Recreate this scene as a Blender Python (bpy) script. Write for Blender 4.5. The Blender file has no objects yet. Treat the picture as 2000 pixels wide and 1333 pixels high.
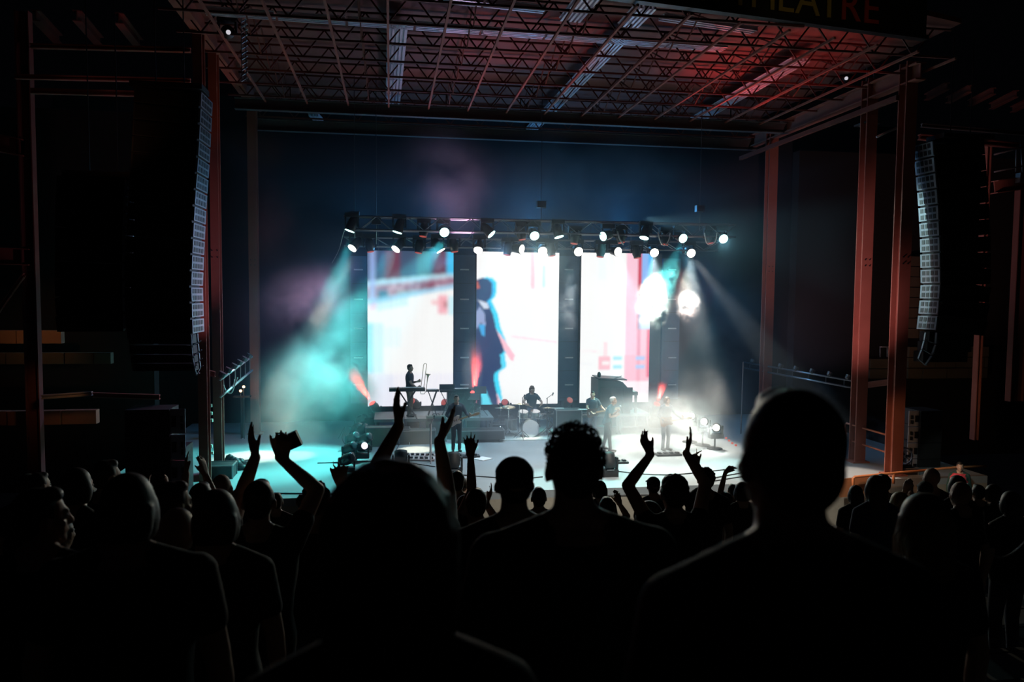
import bpy, bmesh, math, random
import numpy as np
from mathutils import Vector, Matrix
random.seed(7)
S = bpy.context.scene
COL = S.collection
R = math.radians
PI = math.pi

# ---------------------------------------------------------------- camera
F = 1500.0                       # focal length in pixels of a 2000 px wide frame
YAW, PITCH, ROLL = R(9.0), R(3.5), 0.0085
CAM = Vector((0, 0, 5.0))        # the stage floor is z = 0
_f = Vector((math.sin(YAW)*math.cos(PITCH), math.cos(YAW)*math.cos(PITCH), -math.sin(PITCH)))
_r0 = Vector((math.cos(YAW), -math.sin(YAW), 0))
_u0 = _r0.cross(_f)
_r = _r0*math.cos(ROLL) + _u0*math.sin(ROLL)
_u = _u0*math.cos(ROLL) - _r0*math.sin(ROLL)
cd = bpy.data.cameras.new('camera'); cam = bpy.data.objects.new('camera', cd); COL.objects.link(cam)
M = Matrix((_r, _u, -_f)).transposed().to_4x4(); M.translation = CAM
cam.matrix_world = M
cd.sensor_width = 36; cd.lens = 36*F/2000; cd.clip_start = .05; cd.clip_end = 400
cd.dof.use_dof = True; cd.dof.focus_distance = 11.0; cd.dof.aperture_fstop = 2.6
S.camera = cam

def ray(px, py): return _f*F + _r*(px-1000) - _u*(py-666.5)
def at_y(px, py, Y): d = ray(px, py); return CAM + d*(Y/d.y)
def at_z(px, py, Z): d = ray(px, py); return CAM + d*((Z-CAM.z)/d.z)
def at_x(px, py, X): d = ray(px, py); return CAM + d*(X/d.x)
def at_d(px, py, D): return CAM + ray(px, py)*(D/F)

# ---------------------------------------------------------------- world, exposure
w = bpy.data.worlds.new('night'); S.world = w; w.use_nodes = True
w.node_tree.nodes['Background'].inputs[0].default_value = (.35, .42, .6, 1)
w.node_tree.nodes['Background'].inputs[1].default_value = .0012
S.view_settings.view_transform = 'Standard'; S.view_settings.look = 'None'
S.view_settings.exposure = 0; S.view_settings.gamma = 1; S.view_settings.use_curve_mapping = False
S.cycles.use_denoising = True
S.cycles.volume_bounces = 0
S.cycles.max_bounces = 4
S.cycles.volume_step_rate = 3.0
S.cycles.volume_max_steps = 128

def light(kind, name, loc, target, col, power, size=.12, angle=30, blend=.5, sy=None):
    ld = bpy.data.lights.new(name, kind); o = bpy.data.objects.new(name, ld); COL.objects.link(o)
    ld.color = col; ld.energy = power
    if kind == 'SPOT': ld.spot_size = R(angle); ld.spot_blend = blend; ld.shadow_soft_size = size
    elif kind == 'AREA':
        ld.size = size; ld.shape = 'RECTANGLE'; ld.size_y = sy or size
    else: ld.shadow_soft_size = size
    o.location = loc
    if target is not None:
        o.rotation_euler = (Vector(target)-Vector(loc)).to_track_quat('-Z', 'Y').to_euler()
    return o
TEAL = (.12, .85, .8); WARM = (1, .93, .72); BLUE = (.07, .3, .62); RED = (1, .07, .06); PINK = (.8, .22, .3); MAUVE = (.62, .30, .5)
fl = lambda px, py: at_z(px, py, 0)
tr_u = lambda px, py=470: at_y(px, py, 25.2)
tr_l = lambda px, py=500: at_y(px, py, 26.2)
fl = lambda px, py: at_z(px, py, 0)
# lamps on the trusses: (lamp position, what it points at, colour, watts, cone)
for n_, a_, c_, col_, pw_, an_ in (
    ('teal_wash_plume', tr_u(868), at_y(600, 800, 23.6), TEAL, 10500, 42),
    ('teal_wash_plume', tr_u(776), at_y(560, 880, 23.6), TEAL, 5000, 32),
    ('teal_wash_left', tr_u(683), fl(560, 935), TEAL, 3500, 30),
    ('white_pool_left', tr_l(688), fl(490, 893), WARM, 9000, 17),
    ('white_pool_left', tr_l(773), fl(560, 892), WARM, 4500, 14),
    ('white_pool_pedals', tr_l(861), fl(812, 879), WARM, 6500, 11),
    ('teal_pool_guitar', tr_u(960), fl(890, 875), TEAL, 6000, 14),
    ('white_on_drums', tr_l(1060), fl(1030, 856), WARM, 5200, 10),
    ('teal_on_singer', tr_u(1092), fl(1190, 872), TEAL, 2200, 14),
    ('teal_pool_front', tr_u(1178), fl(1215, 925), (.3, .95, .85), 3600, 24),
    ('teal_pool_front', tr_u(1044), fl(1120, 945), (.35, .95, .85), 3000, 24),
    ('teal_pool_right', tr_u(1334), fl(1420, 912), (.45, .95, .88), 3200, 20),
    ('white_pool_right', tr_l(1350), fl(1330, 945), WARM, 1500, 26),
    ('white_pool_wing', tr_l(1350), fl(1690, 930), (1, .8, .65), 6500, 13),
    ('white_puff', tr_l(1278), at_y(1274, 592, 25.7), (1, .96, .84), 8000, 44),
    ('white_puff', tr_l(1350), at_y(1344, 598, 25.7), (1, .96, .84), 6000, 38),
    ('teal_puff', tr_u(1334), at_y(1296, 556, 25.5), TEAL, 5000, 34),
    ('white_puff_gap', tr_l(1130), at_y(1108, 590, 25.9), (.7, .85, .9), 1100, 26),
    ('white_wash_right', tr_l(1207), at_y(1290, 850, 23), (.85, .97, .92), 5500, 38),
    ('teal_to_seats', tr_u(1413), at_y(1300, 1100, 6), (.5, .95, .9), 400, 50),
    ('white_to_seats', tr_l(1060), at_y(1050, 1000, 8), WARM, 1500, 60),
    ('blue_floor', tr_u(980), fl(960, 860), (.35, .6, .9), 700, 75),
): light('SPOT', n_, a_, c_, col_, pw_, .1, an_, .6)
# added lights, mostly without a fixture, tinting backdrop, haze, roof, columns and wings
for x_, p_ in ((-1.0, 25), (1.8, 90), (5.2, 150), (8.8, 120), (11.5, 25)): light('POINT', 'backdrop_fill', (x_, 28.9, 8.0), None, BLUE, p_*1.5, .5)  # added blue points to make the haze glow, no fixtures there
light('SPOT', 'mauve_wash', at_y(905, 470, 26.0), at_y(860, 300, 24.0), MAUVE, 700, .5, 95, 1)
light('SPOT', 'mauve_wash', at_y(700, 500, 26.5), at_y(590, 610, 24.4), MAUVE, 1500, .4, 60, 1)
light('SPOT', 'pit_white', (6, 14.6, 11.2), (7, 19, -.4), (1, .95, .85), 9000, .2, 62, .8)  # added front spot without a fixture, for pit and fascia
light('SPOT', 'sign_fill', (9.0, 12.8, 10.6), (10.4, 16.8, 11.8), (1, .8, .5), 14, .1, 95, .8)  # added to brighten the letters; no such lamp on the roof
light('SPOT', 'red_roof', (10.5, 23.6, 8.9), (10.3, 22.2, 12), RED, 330, .1, 100, 1)
light('SPOT', 'red_roof', (6, 18.5, 8.2), (6.5, 19.5, 12), (1, .2, .16), 30, .1, 130, 1)
light('SPOT', 'red_edge', (12.5, 18.3, 8.5), (11.8, 20, 11.2), RED, 110, .1, 70, .8)
light('SPOT', 'orange_left_roof', (-2.8, 20.5, 8.0), (-4.6, 21.5, 11.6), (1, .35, .15), 35, .1, 90, .8)
light('SPOT', 'pink_columns_right', (10, 18.0, 3), (14, 22, 5.5), (1, .46, .46), 1100, .1, 60, .7)
light('SPOT', 'pink_columns_left', (-1.8, 18.0, 3.0), (-4.7, 20.2, 5.5), (.85, .4, .55), 380, .1, 48, .7)
light('SPOT', 'blue_on_array', (2, 23.5, 6), (-4.6, 18.3, 5.2), (.45, .6, 1), 1100, .1, 34, .7)
light('SPOT', 'teal_on_array', (8.5, 25.3, 7.6), (14.4, 18.9, 6.0), (.6, .95, .95), 1500, .1, 30, .7)
light('SPOT', 'purple_strips', (4, 18.4, 7.0), (5, 18.2, 11.5), (.72, .70, 1), 14, .1, 120, 1)
light('SPOT', 'left_wall_fill', at_y(30, 560, 22.5), at_y(90, 650, 25), (1, .5, .22), 45, .1, 75, .9)  # added warm fill for the left stone wall, no lamp stands here
light('SPOT', 'left_wall_fill', at_y(120, 740, 20), at_y(110, 790, 22), (1, .4, .15), 12, .1, 75, .9)
light('SPOT', 'left_wing_fill', at_y(200, 300, 17), at_y(200, 60, 20.5), (1, .4, .2), 8, .1, 120, 1)  # added fill for the dark left wing roof
light('SPOT', 'right_wing_fill', at_y(1890, 480, 20), at_y(1900, 200, 22), (1, .4, .25), 10, .1, 110, 1)  # added fill under the right wing roof
light('SPOT', 'right_wall_fill', at_y(1860, 800, 22), at_y(1850, 700, 27), (1, .6, .35), 60, .1, 100, 1)  # added fill on the right side wall
light('SPOT', 'orange_rail', (9, 17.5, 2.5), (14, 18.6, .6), (1, .5, .25), 500, .1, 45, .7)
light('SPOT', 'red_seats_left', (-4, 19.5, 2.5), (-1.5, 4, 2.6), (1, .35, .25), 30, .1, 50, .8)
light('SPOT', 'pale_on_guard', at_y(1840, 840, 16.8), at_y(1873, 915, 18.9), (.8, 1, .9), 60, .05, 40, .5)
light('SPOT', 'blue_side_wash', at_y(1330, 480, 27), at_y(1430, 660, 26), BLUE, 1200, .3, 90, 1)
light('SPOT', 'blue_side_wash', at_y(760, 480, 27), at_y(560, 660, 25), BLUE, 1500, .3, 90, 1)
light('SPOT', 'milk_wash', at_y(980, 470, 25), at_y(1000, 860, 23.5), (.42, .66, .82), 1800, .3, 90, .9)
light('SPOT', 'side_lamp_white', at_y(1352, 815, 23.6), at_y(1240, 850, 22.6), (.9, 1, .95), 170, .12, 75, .8)
light('SPOT', 'side_lamp_white', at_y(1396, 836, 22.8), at_y(1300, 860, 22.3), (.9, 1, .95), 110, .12, 75, .8)

# ---------------------------------------------------------------- helpers
MATS = {}
def mat(name, col, rough=.7, metal=0.0, emit=None, es=0.0, bump=0.0, scale=8.0, vary=.15, spec=.5):
    if name in MATS: return MATS[name]
    m = bpy.data.materials.new(name); m.use_nodes = True; nt = m.node_tree; b = nt.nodes['Principled BSDF']
    b.inputs['Roughness'].default_value = rough; b.inputs['Metallic'].default_value = metal
    b.inputs['Specular IOR Level'].default_value = spec
    if emit:
        b.inputs['Base Color'].default_value = (*col, 1)
        b.inputs['Emission Color'].default_value = (*emit, 1); b.inputs['Emission Strength'].default_value = es
    else:
        tc = nt.nodes.new('ShaderNodeTexCoord'); n = nt.nodes.new('ShaderNodeTexNoise')
        n.inputs['Scale'].default_value = scale; n.inputs['Detail'].default_value = 3
        nt.links.new(tc.outputs['Object'], n.inputs['Vector'])
        r = nt.nodes.new('ShaderNodeMix'); r.data_type = 'RGBA'
        r.inputs[6].default_value = (*[c*(1-vary) for c in col], 1); r.inputs[7].default_value = (*[min(1, c*(1+vary)) for c in col], 1)
        nt.links.new(n.outputs['Fac'], r.inputs[0]); nt.links.new(r.outputs[2], b.inputs['Base Color'])
        if bump:
            bp = nt.nodes.new('ShaderNodeBump'); bp.inputs['Strength'].default_value = bump; bp.inputs['Distance'].default_value = .02
            nt.links.new(n.outputs['Fac'], bp.inputs['Height']); nt.links.new(bp.outputs[0], b.inputs['Normal'])
    MATS[name] = m; return m

BLACK = mat('black_metal', (.012, .012, .014), .45)
CASE = mat('black_case', (.018, .018, .02), .6)
GREY = mat('grey_metal', (.25, .26, .28), .4, .6)
DGREY = mat('dark_grey_metal', (.06, .065, .07), .45, .3)
ALU = mat('aluminium', (.55, .56, .58), .35, .8)
CHROME = mat('chrome', (.8, .8, .82), .12, 1)
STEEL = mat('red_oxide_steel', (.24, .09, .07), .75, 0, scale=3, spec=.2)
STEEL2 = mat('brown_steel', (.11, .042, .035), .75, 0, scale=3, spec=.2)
WOOD = mat('pale_wood', (.45, .3, .16), .5)
WHITE = mat('white_paint', (.75, .76, .78), .5)

class MB:
    def __init__(s): s.v = []; s.f = []; s.mi = []; s.m = 0
    def add(s, vs, fs):
        o = len(s.v); s.v += [tuple(p) for p in vs]; s.f += [tuple(i+o for i in f) for f in fs]; s.mi += [s.m]*len(fs); return s
    def box(s, c, size, rot=None):
        hx, hy, hz = [k/2 for k in size]; c = Vector(c)
        vs = [Vector((x, y, z)) for x in (-hx, hx) for y in (-hy, hy) for z in (-hz, hz)]
        if rot is not None: vs = [rot @ p for p in vs]
        return s.add([p+c for p in vs], [(0,1,3,2),(4,6,7,5),(0,4,5,1),(2,3,7,6),(0,2,6,4),(1,5,7,3)])
    def bar(s, a, b, w, h=None, up=(0,0,1)):
        a = Vector(a); b = Vector(b); h = h or w; d = (b-a); L = d.length
        if L < 1e-6: return s
        d.normalize(); up = Vector(up)
        if abs(d.dot(up)) > .98: up = Vector((1,0,0))
        x = d.cross(up).normalized(); z = x.cross(d)
        return s.box((a+b)/2, (w, L, h), Matrix((x, d, z)).transposed())
    def tube(s, pts, r, n=8, cap=True):
        pts = [Vector(p) for p in pts]; k = len(pts)
        rs = r if isinstance(r, (list, tuple)) else [r]*k
        vs = []; ref = None
        for i, p in enumerate(pts):
            t = (pts[min(i+1, k-1)]-pts[max(i-1, 0)]).normalized()
            if ref is None: ref = Vector((0,0,1)) if abs(t.z) < .9 else Vector((1,0,0))
            x = t.cross(ref)
            if x.length < 1e-4: x = t.orthogonal()
            x.normalize(); y = x.cross(t); ref = y
            vs += [p + (x*math.cos(a)+y*math.sin(a))*rs[i] for a in [2*PI*j/n for j in range(n)]]
        fs = [(i*n+j, i*n+(j+1) % n, (i+1)*n+(j+1) % n, (i+1)*n+j) for i in range(k-1) for j in range(n)]
        if cap: fs += [tuple(range(n))[::-1], tuple(range((k-1)*n, k*n))]
        return s.add(vs, fs)
    def lathe(s, prof, n=20, loc=(0,0,0), rot=None, sc=(1,1,1)):
        loc = Vector(loc); vs = []
        for r, z in prof:
            for j in range(n):
                a = 2*PI*j/n; p = Vector((max(r,1e-4)*math.cos(a)*sc[0], max(r,1e-4)*math.sin(a)*sc[1], z*sc[2]))
                vs.append((rot @ p if rot is not None else p)+loc)
        k = len(prof)
        fs = [(i*n+j, i*n+(j+1) % n, (i+1)*n+(j+1) % n, (i+1)*n+j) for i in range(k-1) for j in range(n)]
        fs += [tuple(range(n))[::-1], tuple(range((k-1)*n, k*n))]
        return s.add(vs, fs)
    def ball(s, c, r, n=14, rot=None):
        if not isinstance(r, (tuple, list)): r = (r, r, r)
        m = n//2+1
        return s.lathe([(math.sin(PI*i/m), -math.cos(PI*i/m)) for i in range(m+1)], n, c, rot, r)
    def cone(s, a, b, ra, rb, n=12):          # round tapered limb
        a = Vector(a); b = Vector(b); d = b-a; L = d.length; q = d.to_track_quat('Z', 'Y').to_matrix()
        pr = [(ra*math.sin(t), -ra*math.cos(t)) for t in (0, .5, 1.0, 1.4)] + [(rb*math.sin(t), L-rb*math.cos(t)) for t in (1.75, 2.2, 2.7, PI)]
        return s.lathe(pr, n, a, q)
    def loft(s, secs, n=20, power=2.0):        # secs: (centre, rx, ry)
        vs = []
        for c, rx, ry in secs:
            c = Vector(c)
            for j in range(n):
                a = 2*PI*j/n; ca, sa = math.cos(a), math.sin(a)
                vs.append(c+Vector((rx*math.copysign(abs(ca)**(2/power), ca), ry*math.copysign(abs(sa)**(2/power), sa), 0)))
        k = len(secs)
        fs = [(i*n+j, i*n+(j+1) % n, (i+1)*n+(j+1) % n, (i+1)*n+j) for i in range(k-1) for j in range(n)]
        fs += [tuple(range(n))[::-1], tuple(range((k-1)*n, k*n))]
        return s.add(vs, fs)
    def prism(s, poly, t, mtx):               # polygon (u,v) extruded by t, mapped by mtx
        n = len(poly)
        vs = [mtx @ Vector((u, v, 0)) for u, v in poly]+[mtx @ Vector((u, v, t)) for u, v in poly]
        return s.add(vs, [tuple(range(n))[::-1], tuple(range(n, 2*n))]+[(i, (i+1) % n, n+(i+1) % n, n+i) for i in range(n)])
    def mesh(s, name):
        me = bpy.data.meshes.new(name); me.from_pydata(s.v, [], s.f); me.update(); return me
    def build(s, name, m, parent=None, smooth=False, world=True):
        """verts are world coordinates unless world=False; they are stored in the parent's frame"""
        if parent is not None and world:
            inv = WM[parent.name].inverted(); s.v = [tuple(inv @ Vector(p)) for p in s.v]
        me = s.mesh(name)
        for k in (m if isinstance(m, (list, tuple)) else [m]): me.materials.append(k)
        if isinstance(m, (list, tuple)): me.polygons.foreach_set('material_index', s.mi)
        if smooth: me.polygons.foreach_set('use_smooth', [True]*len(me.polygons))
        bm = bmesh.new(); bm.from_mesh(me); bmesh.ops.recalc_face_normals(bm, faces=bm.faces); bm.to_mesh(me); bm.free()
        o = bpy.data.objects.new(name, me); COL.objects.link(o)
        if parent is not None: o.parent = parent; WM[o.name] = WM[parent.name]
        else: WM[o.name] = Matrix()
        return o
WM = {}
def tag(o, label=None, cat=None, group=None, kind=None):
    if label: o['label'] = label
    if cat: o['category'] = cat
    if group: o['group'] = group
    if kind: o['kind'] = kind
    return o
def thing(name, label, cat, loc=(0,0,0), rz=0, group=None, kind=None):
    o = bpy.data.objects.new(name, None); COL.objects.link(o); o.empty_display_size = .1
    o.location = loc; o.rotation_euler = (0, 0, rz)
    WM[o.name] = Matrix.Translation(Vector(loc)) @ Matrix.Rotation(rz, 4, 'Z')
    return tag(o, label, cat, group, kind)
def put(o, loc, rz=0):
    o.location = loc; o.rotation_euler = (0, 0, rz)
def dup(root, loc, rz=None, label=None, group=None, rot=None, scale=None):
    def cp(o, par):
        c = o.copy(); COL.objects.link(c); c.parent = par
        for ch in KIDS.get(o.name, []): cp(ch, c)
        return c
    r = cp(root, None); r.location = loc
    if rz is not None: r.rotation_euler = (0, 0, rz)
    if rot is not None: r.rotation_euler = rot
    if scale: r.scale = scale
    if label: r['label'] = label
    if group: r['group'] = group
    return r
KIDS = {}
def freeze(root):                              # note the children so dup() needs no search
    def go(o):
        ch = [c for c in COL.objects if c.parent == o]; KIDS[o.name] = ch
        for c in ch: go(c)
    go(root); return root
# ---------------------------------------------------------------- setting
FRONT, BACK = 19.0, 30.0
def struct(name, mb, m, **k):
    return tag(mb.build(name, m, **k), kind='structure')
stage_m = mat('stage_floor', (.26, .29, .31), .5, 0, bump=.05, scale=1.3, vary=.12)
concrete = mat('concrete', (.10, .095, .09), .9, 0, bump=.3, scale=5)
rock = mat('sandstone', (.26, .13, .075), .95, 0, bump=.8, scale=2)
b = MB(); b.box((4.6, (FRONT+BACK+3)/2, -.1), (24, BACK+3-FRONT, .2)); struct('floor', b, stage_m)
b = MB(); b.box((4.6, FRONT+.14, -.72), (24, .28, 1.04)); struct('trim_1', b, mat('stage_fascia', (.3, .27, .22), .7))
b = MB(); b.box((4, 17.9, -1.32), (60, 2.4, .16)); struct('pit_floor', b, concrete)
b = MB(); b.box((5, BACK+.5, 6), (34, .3, 12.5)); struct('wall_back', b, mat('black_drape', (.005, .008, .012), .95))
# seating terrace: steps going down towards the stage
def tier(Y): return min(19, max(-1, math.floor((Y+.45)/.9)))
def tier_z(k): return 3.28 if k <= 0 else max(-1.24, 3.05-.23*(k-1))
terr = tag(thing('terrace', None, None), kind='structure')
for k in range(-1, 20):
    y0 = -.45+.9*k; z = tier_z(k)
    b = MB(); b.box((3, y0+.45, z-.3), (46, .9, .6)); b.box((3, y0+.88, z-.02), (46, .06, .05)); b.build('step', concrete, terr)

# roof
ZB, ZT, ZD = 11.15, 11.85, 11.95
deck_m = mat('roof_deck', (.14, .05, .042), .7, 0, bump=.4, scale=4)
XL, XR = -4.7, 14.0
def roof_front(x): return 15.6+(x-4)*.22 if x > 4 else 15.6
b = MB()
q = [(-5.0, 14.2), (6, 15.6), (14.3, 17.9), (14.3, 29.4), (-5.0, 29.4)]
b.prism(q, .12, Matrix.Translation((0, 0, ZD))); ceil = struct('ceiling', b, deck_m)
for i in range(10):
    Y = 15.2+1.47*i
    b = MB(); x0 = -5.0; x1 = 14.2
    if Y < 17.6: x1 = 4+(Y-15.5)/.22
    if x1 < x0+2: continue
    b.bar((x0, Y, ZB), (x1, Y, ZB), .05, .05); b.bar((x0, Y, ZT), (x1, Y, ZT), .06, .05)
    n = int((x1-x0)/.55)
    for j in range(n):
        xa = x0+j*.55; up = j % 2
        b.bar((xa, Y, ZB if up else ZT), (xa+.55, Y, ZT if up else ZB), .035, .035)
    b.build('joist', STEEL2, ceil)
for i in range(15):                            # bottom bridging running towards the back
    X = -3.95+1.3*i
    y0 = max(14.5, roof_front(X)+.1) if X < 14 else 18
    b = MB(); b.bar((X, y0, ZB-.05), (X, 27.3, ZB-.05), .055, .055)
    b.build('bridging', STEEL, ceil)
for i in range(7):                             # cross braces between the joists
    X = -3.3+2.6*i; b = MB()
    for j in range(1, 9):
        Y = 15.2+1.47*j
        if Y < roof_front(X)+.2: continue
        b.bar((X, Y, ZB), (X, Y+1.47 if Y < 26 else Y, ZT), .03); b.bar((X, Y, ZT), (X, Y+1.47 if Y < 26 else Y, ZB), .03)
    b.build('brace', STEEL2, ceil)
for Y, z, hgt in ((26.0, 11.0, .34), (28.6, 10.9, .38)):   # grey cross girders at the back
    b = MB(); b.box((4.6, Y, z), (19, .03, hgt)); b.box((4.6, Y, z-hgt/2), (19, .22, .03)); b.box((4.6, Y, z+hgt/2), (19, .22, .03))
    b.build('girder', mat('grey_girder', (.08, .075, .08), .6), ceil)
ribm = mat('ribbed_metal', (.62, .6, .68), .4, .4)
def ribbed(a, c, wdt, ribs=4):                 # ribbed sheet hung between the joists, a to c
    a = Vector(a); c = Vector(c); d = (c-a).normalized(); s = Vector((-d.y, d.x, 0)).normalized(); b = MB()
    n = max(1, int((c-a).length/1.45)); L = (c-a)/n
    for q in range(n):
        p0 = a+L*q; p1 = p0+L*.96
        b.bar(p0+Vector((0,0,.05)), p1+Vector((0,0,.05)), wdt, .015)
        for j in range(ribs):
            o = s*((j+.5)/ribs-.5)*wdt
            b.bar(p0+o, p1+o, wdt/ribs*.5, .07)
    b.build('ribbed_panel', ribm, ceil)
ZR = 11.5
def zr(px, py): return at_z(px, py, ZR)
ribbed(zr(400, 22), zr(1420, 95), .42)
ribbed(zr(777, 45), zr(767, 205), .5, 5)
ribbed(zr(1212, 74), zr(1030, 262), .5, 5)
ribbed(zr(1565, 117), zr(1360, 235), .6, 5)
ribbed(zr(1150, -5), zr(1112, 42), .55, 5)
ribbed(zr(1262, 14), zr(1226, 52), .55, 5)
ribbed(zr(820, -6), zr(1068, 20), .35, 3)
ribbed(zr(1292, 34), zr(1480, 62), .35, 3)
ribbed(zr(612, 225), zr(636, 250), .4, 4)

def ibeam(b, a, c, w, h, t=.03):
    a = Vector(a); c = Vector(c); b.bar(a, c, t, h)
    for s in (-1, 1): b.bar(a+Vector((0,0,s*h/2)), c+Vector((0,0,s*h/2)), w, t)
def beam_thing(name, label, a, c, w, h, m=STEEL, cat='beam', group=None):
    t = thing(name, label, cat, (Vector(a)+Vector(c))/2, group=group); b = MB(); b.bar(a, c, .04, h); b.build('web', m, t)
    for s in (-1, 1):
        b = MB(); o = Vector((0, 0, s*h/2)); b.bar(Vector(a)+o, Vector(c)+o, w, .04); b.build('flange', m, t)
    return t
def column(label, X, Y, z0, z1, w=.34, d=.3, m=STEEL, face='y'):
    t = thing('steel_column', label, 'column', (X, Y, z0), group='steel columns holding the stage roof'); H = z1-z0
    b = MB(); b.box((X, Y, z0+H/2), (.03, d, H)) if face == 'y' else b.box((X, Y, z0+H/2), (w, .03, H)); b.build('web', m, t)
    for s in (-1, 1):
        b = MB()
        if face == 'y': b.box((X, Y+s*d/2, z0+H/2), (w, .035, H))
        else: b.box((X+s*w/2, Y, z0+H/2), (.035, d, H))
        b.build('flange', m, t)
    b = MB(); b.box((X, Y, z0+.02), (w+.2, d+.2, .04)); b.build('base_plate', m, t)
    b = MB()
    for s in (-1, 1):
        for q in (0, 1):
            b.lathe([(.018, 0), (.018, .03)], 6, (X+s*.07, Y-d/2-.02, z0+H*.52+q*.18), Matrix.Rotation(PI/2, 3, 'X'))
    b.build('bolts', BLACK, t)
def colat(label, px, X, z0=0, z1=11.4, **k):
    Y = at_x(px, 600, X).y; column(label, X, Y, z0, z1, **k); return Y
yl1 = colat('leftmost roof column, pinkish lit, right beside the left speaker hang', 396, XL, w=.22)
yl2 = colat('red-brown roof column second from the left speaker hang', 424, XL, w=.22)
yl3 = colat('dim roof column at the back left corner of the stage', 497, XL, w=.3)
yr1 = colat('bright pinkish roof column nearest the right speaker hang', 1757, XR)
yr2 = colat('red roof column under the caged ladder', 1684, XR)
yr3 = colat('dark red roof column at the back right corner of the stage', 1499, XR)
beam_thing('roof_beam', 'orange-lit steel beam along the left edge of the roof', (XL, 14.5, 11.75), (XL, yl3+1, 11.75), .3, .62, group='edge beams of the stage roof')
beam_thing('roof_beam', 'brown-red steel beam along the right edge of the roof', (XR, yr1-.5, 11.05), (XR, yr3+2, 11.05), .3, .42, group='edge beams of the stage roof')
b = MB(); b.bar((XR-.3, yr1, 10.45), (XR-.3, yr3+2, 10.45), .1, .14); tag(b.build('steel_rail', STEEL2), 'thin steel rail running just under the right roof beam', 'rail')
# front fascia with raised lettering
fa = Vector((3.2, 15.3, 0)); fb = Vector((14.0, 17.9, 0))
fa = at_z(1100, -20, 11.25); fb = at_z(1806, 74, 11.25)
fd = (fb-fa).normalized(); fn = Vector((fd.y, -fd.x, 0))
sign = thing('roof_sign', 'black roof front fascia with dim yellow and red capital letters', 'sign', fa)
b = MB(); mid = (fa+fb)/2; mid.z = 11.25+.75; b.bar(fa+Vector((0,0,.75)), fb+Vector((0,0,.75)), .08, 1.5); b.build('board', mat('sign_board', (.01, .01, .01), .7), sign)
b = MB(); b.bar(fa-Vector((0,0,.02))+fn*.03, fb-Vector((0,0,.02))+fn*.03, .2, .1); b.build('edge_trim', BLACK, sign)
let = mat('sign_letter_yellow', (.42, .30, .06), .5); letr = mat('sign_letter_red', (.55, .06, .04), .5)
def glyph(ch, size, m, mtx, parent, name='letter'):
    cu = bpy.data.curves.new('t', 'FONT'); cu.body = ch; cu.size = size; cu.extrude = .015; cu.align_x = 'CENTER'
    o = bpy.data.objects.new('t', cu); COL.objects.link(o); bpy.context.view_layer.update()
    me = bpy.data.meshes.new_from_object(o); bpy.data.objects.remove(o); me.materials.append(m)
    me.transform(WM[parent.name].inverted() @ mtx)
    c = bpy.data.objects.new(name, me); COL.objects.link(c); c.parent = parent; WM[c.name] = WM[parent.name]; return c
word = 'AMPHITHEATRE'
e0 = at_z(1688, 62, 11.25); base = (e0-fa).dot(fd)
rotm = Matrix((fd, Vector((0,0,1)), fn)).transposed().to_4x4()
step = .585
for i, ch in enumerate(word):
    p = fa+fd*(base-(len(word)-1-i)*step)+fn*.09+Vector((0, 0, .13))
    m4 = rotm.copy(); m4.translation = p
    glyph(ch, 1.0, letr if i > 9 else let, m4, sign)

# side buildings
def stones(parent, x0, x1, z0, z1, Y, m, sx=.9, sz=.42, dep=.25):
    rows = int((z1-z0)/sz); k = 0
    for r_ in range(rows):
        x = x0+(0 if r_ % 2 else -.3)
        while x < x1:
            L = sx*random.uniform(.7, 1.2); xa = max(x, x0); xb = min(x+L, x1)
            if xb-xa > .12:
                b = MB(); hh = sz-.03; b.box(((xa+xb)/2, Y-random.uniform(0, .05), z0+r_*sz+sz/2), (xb-xa-.03, dep, hh)); b.build('stone', m, parent)
            x += L
wl = tag(thing('wall_left', None, None, (-9, 25, 0)), kind='structure')
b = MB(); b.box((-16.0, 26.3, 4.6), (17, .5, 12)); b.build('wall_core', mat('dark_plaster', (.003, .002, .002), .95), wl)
stones(wl, at_y(-40, 700, 25).x, at_y(125, 700, 25).x, at_y(60, 672, 25).z, at_y(60, 622, 25).z, 25, rock, 1.6, .42)
stones(wl, at_y(125, 700, 25.3).x, at_y(170, 700, 25.3).x, at_y(60, 670, 25).z, at_y(60, 648, 25).z, 25.3, rock, .8, .36)
stones(wl, at_y(-40, 700, 24.6).x, at_y(221, 700, 24.6).x, at_y(60, 712, 24.6).z, at_y(60, 668, 24.6).z, 24.6, mat('dark_stone', (.07, .055, .035), .95, bump=.8, scale=3), 1.1, .36)  # darker brown stone, used here and on the right wall
stones(wl, at_y(-40, 700, 22).x, at_y(190, 700, 22).x, at_y(60, 830, 22).z, at_y(60, 775, 22).z, 22, rock, 1.3, .4)
wr = tag(thing('wall_right', None, None, (16, 25, 0)), kind='structure')
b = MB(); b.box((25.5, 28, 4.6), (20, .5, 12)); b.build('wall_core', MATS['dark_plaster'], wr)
stones(wr, at_y(1696, 700, 27.5).x, at_y(1735, 700, 27.5).x, at_y(1700, 740, 27.5).z, at_y(1700, 693, 27.5).z, 27.5, MATS['dark_stone'], 1, .4)
stones(wr, at_y(1770, 700, 27).x, at_y(1925, 700, 27).x, at_y(1780, 740, 27).z, at_y(1780, 662, 27).z, 27, MATS['dark_stone'], 1.2, .42)
stones(wr, at_y(1770, 700, 27).x, at_y(1806, 700, 27).x, at_y(1780, 662, 27).z, at_y(1780, 500, 27).z, 27.2, MATS['dark_stone'], .8, .4)
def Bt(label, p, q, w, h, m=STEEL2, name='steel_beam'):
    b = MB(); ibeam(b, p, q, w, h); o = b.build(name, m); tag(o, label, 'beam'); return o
Y = 20
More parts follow.
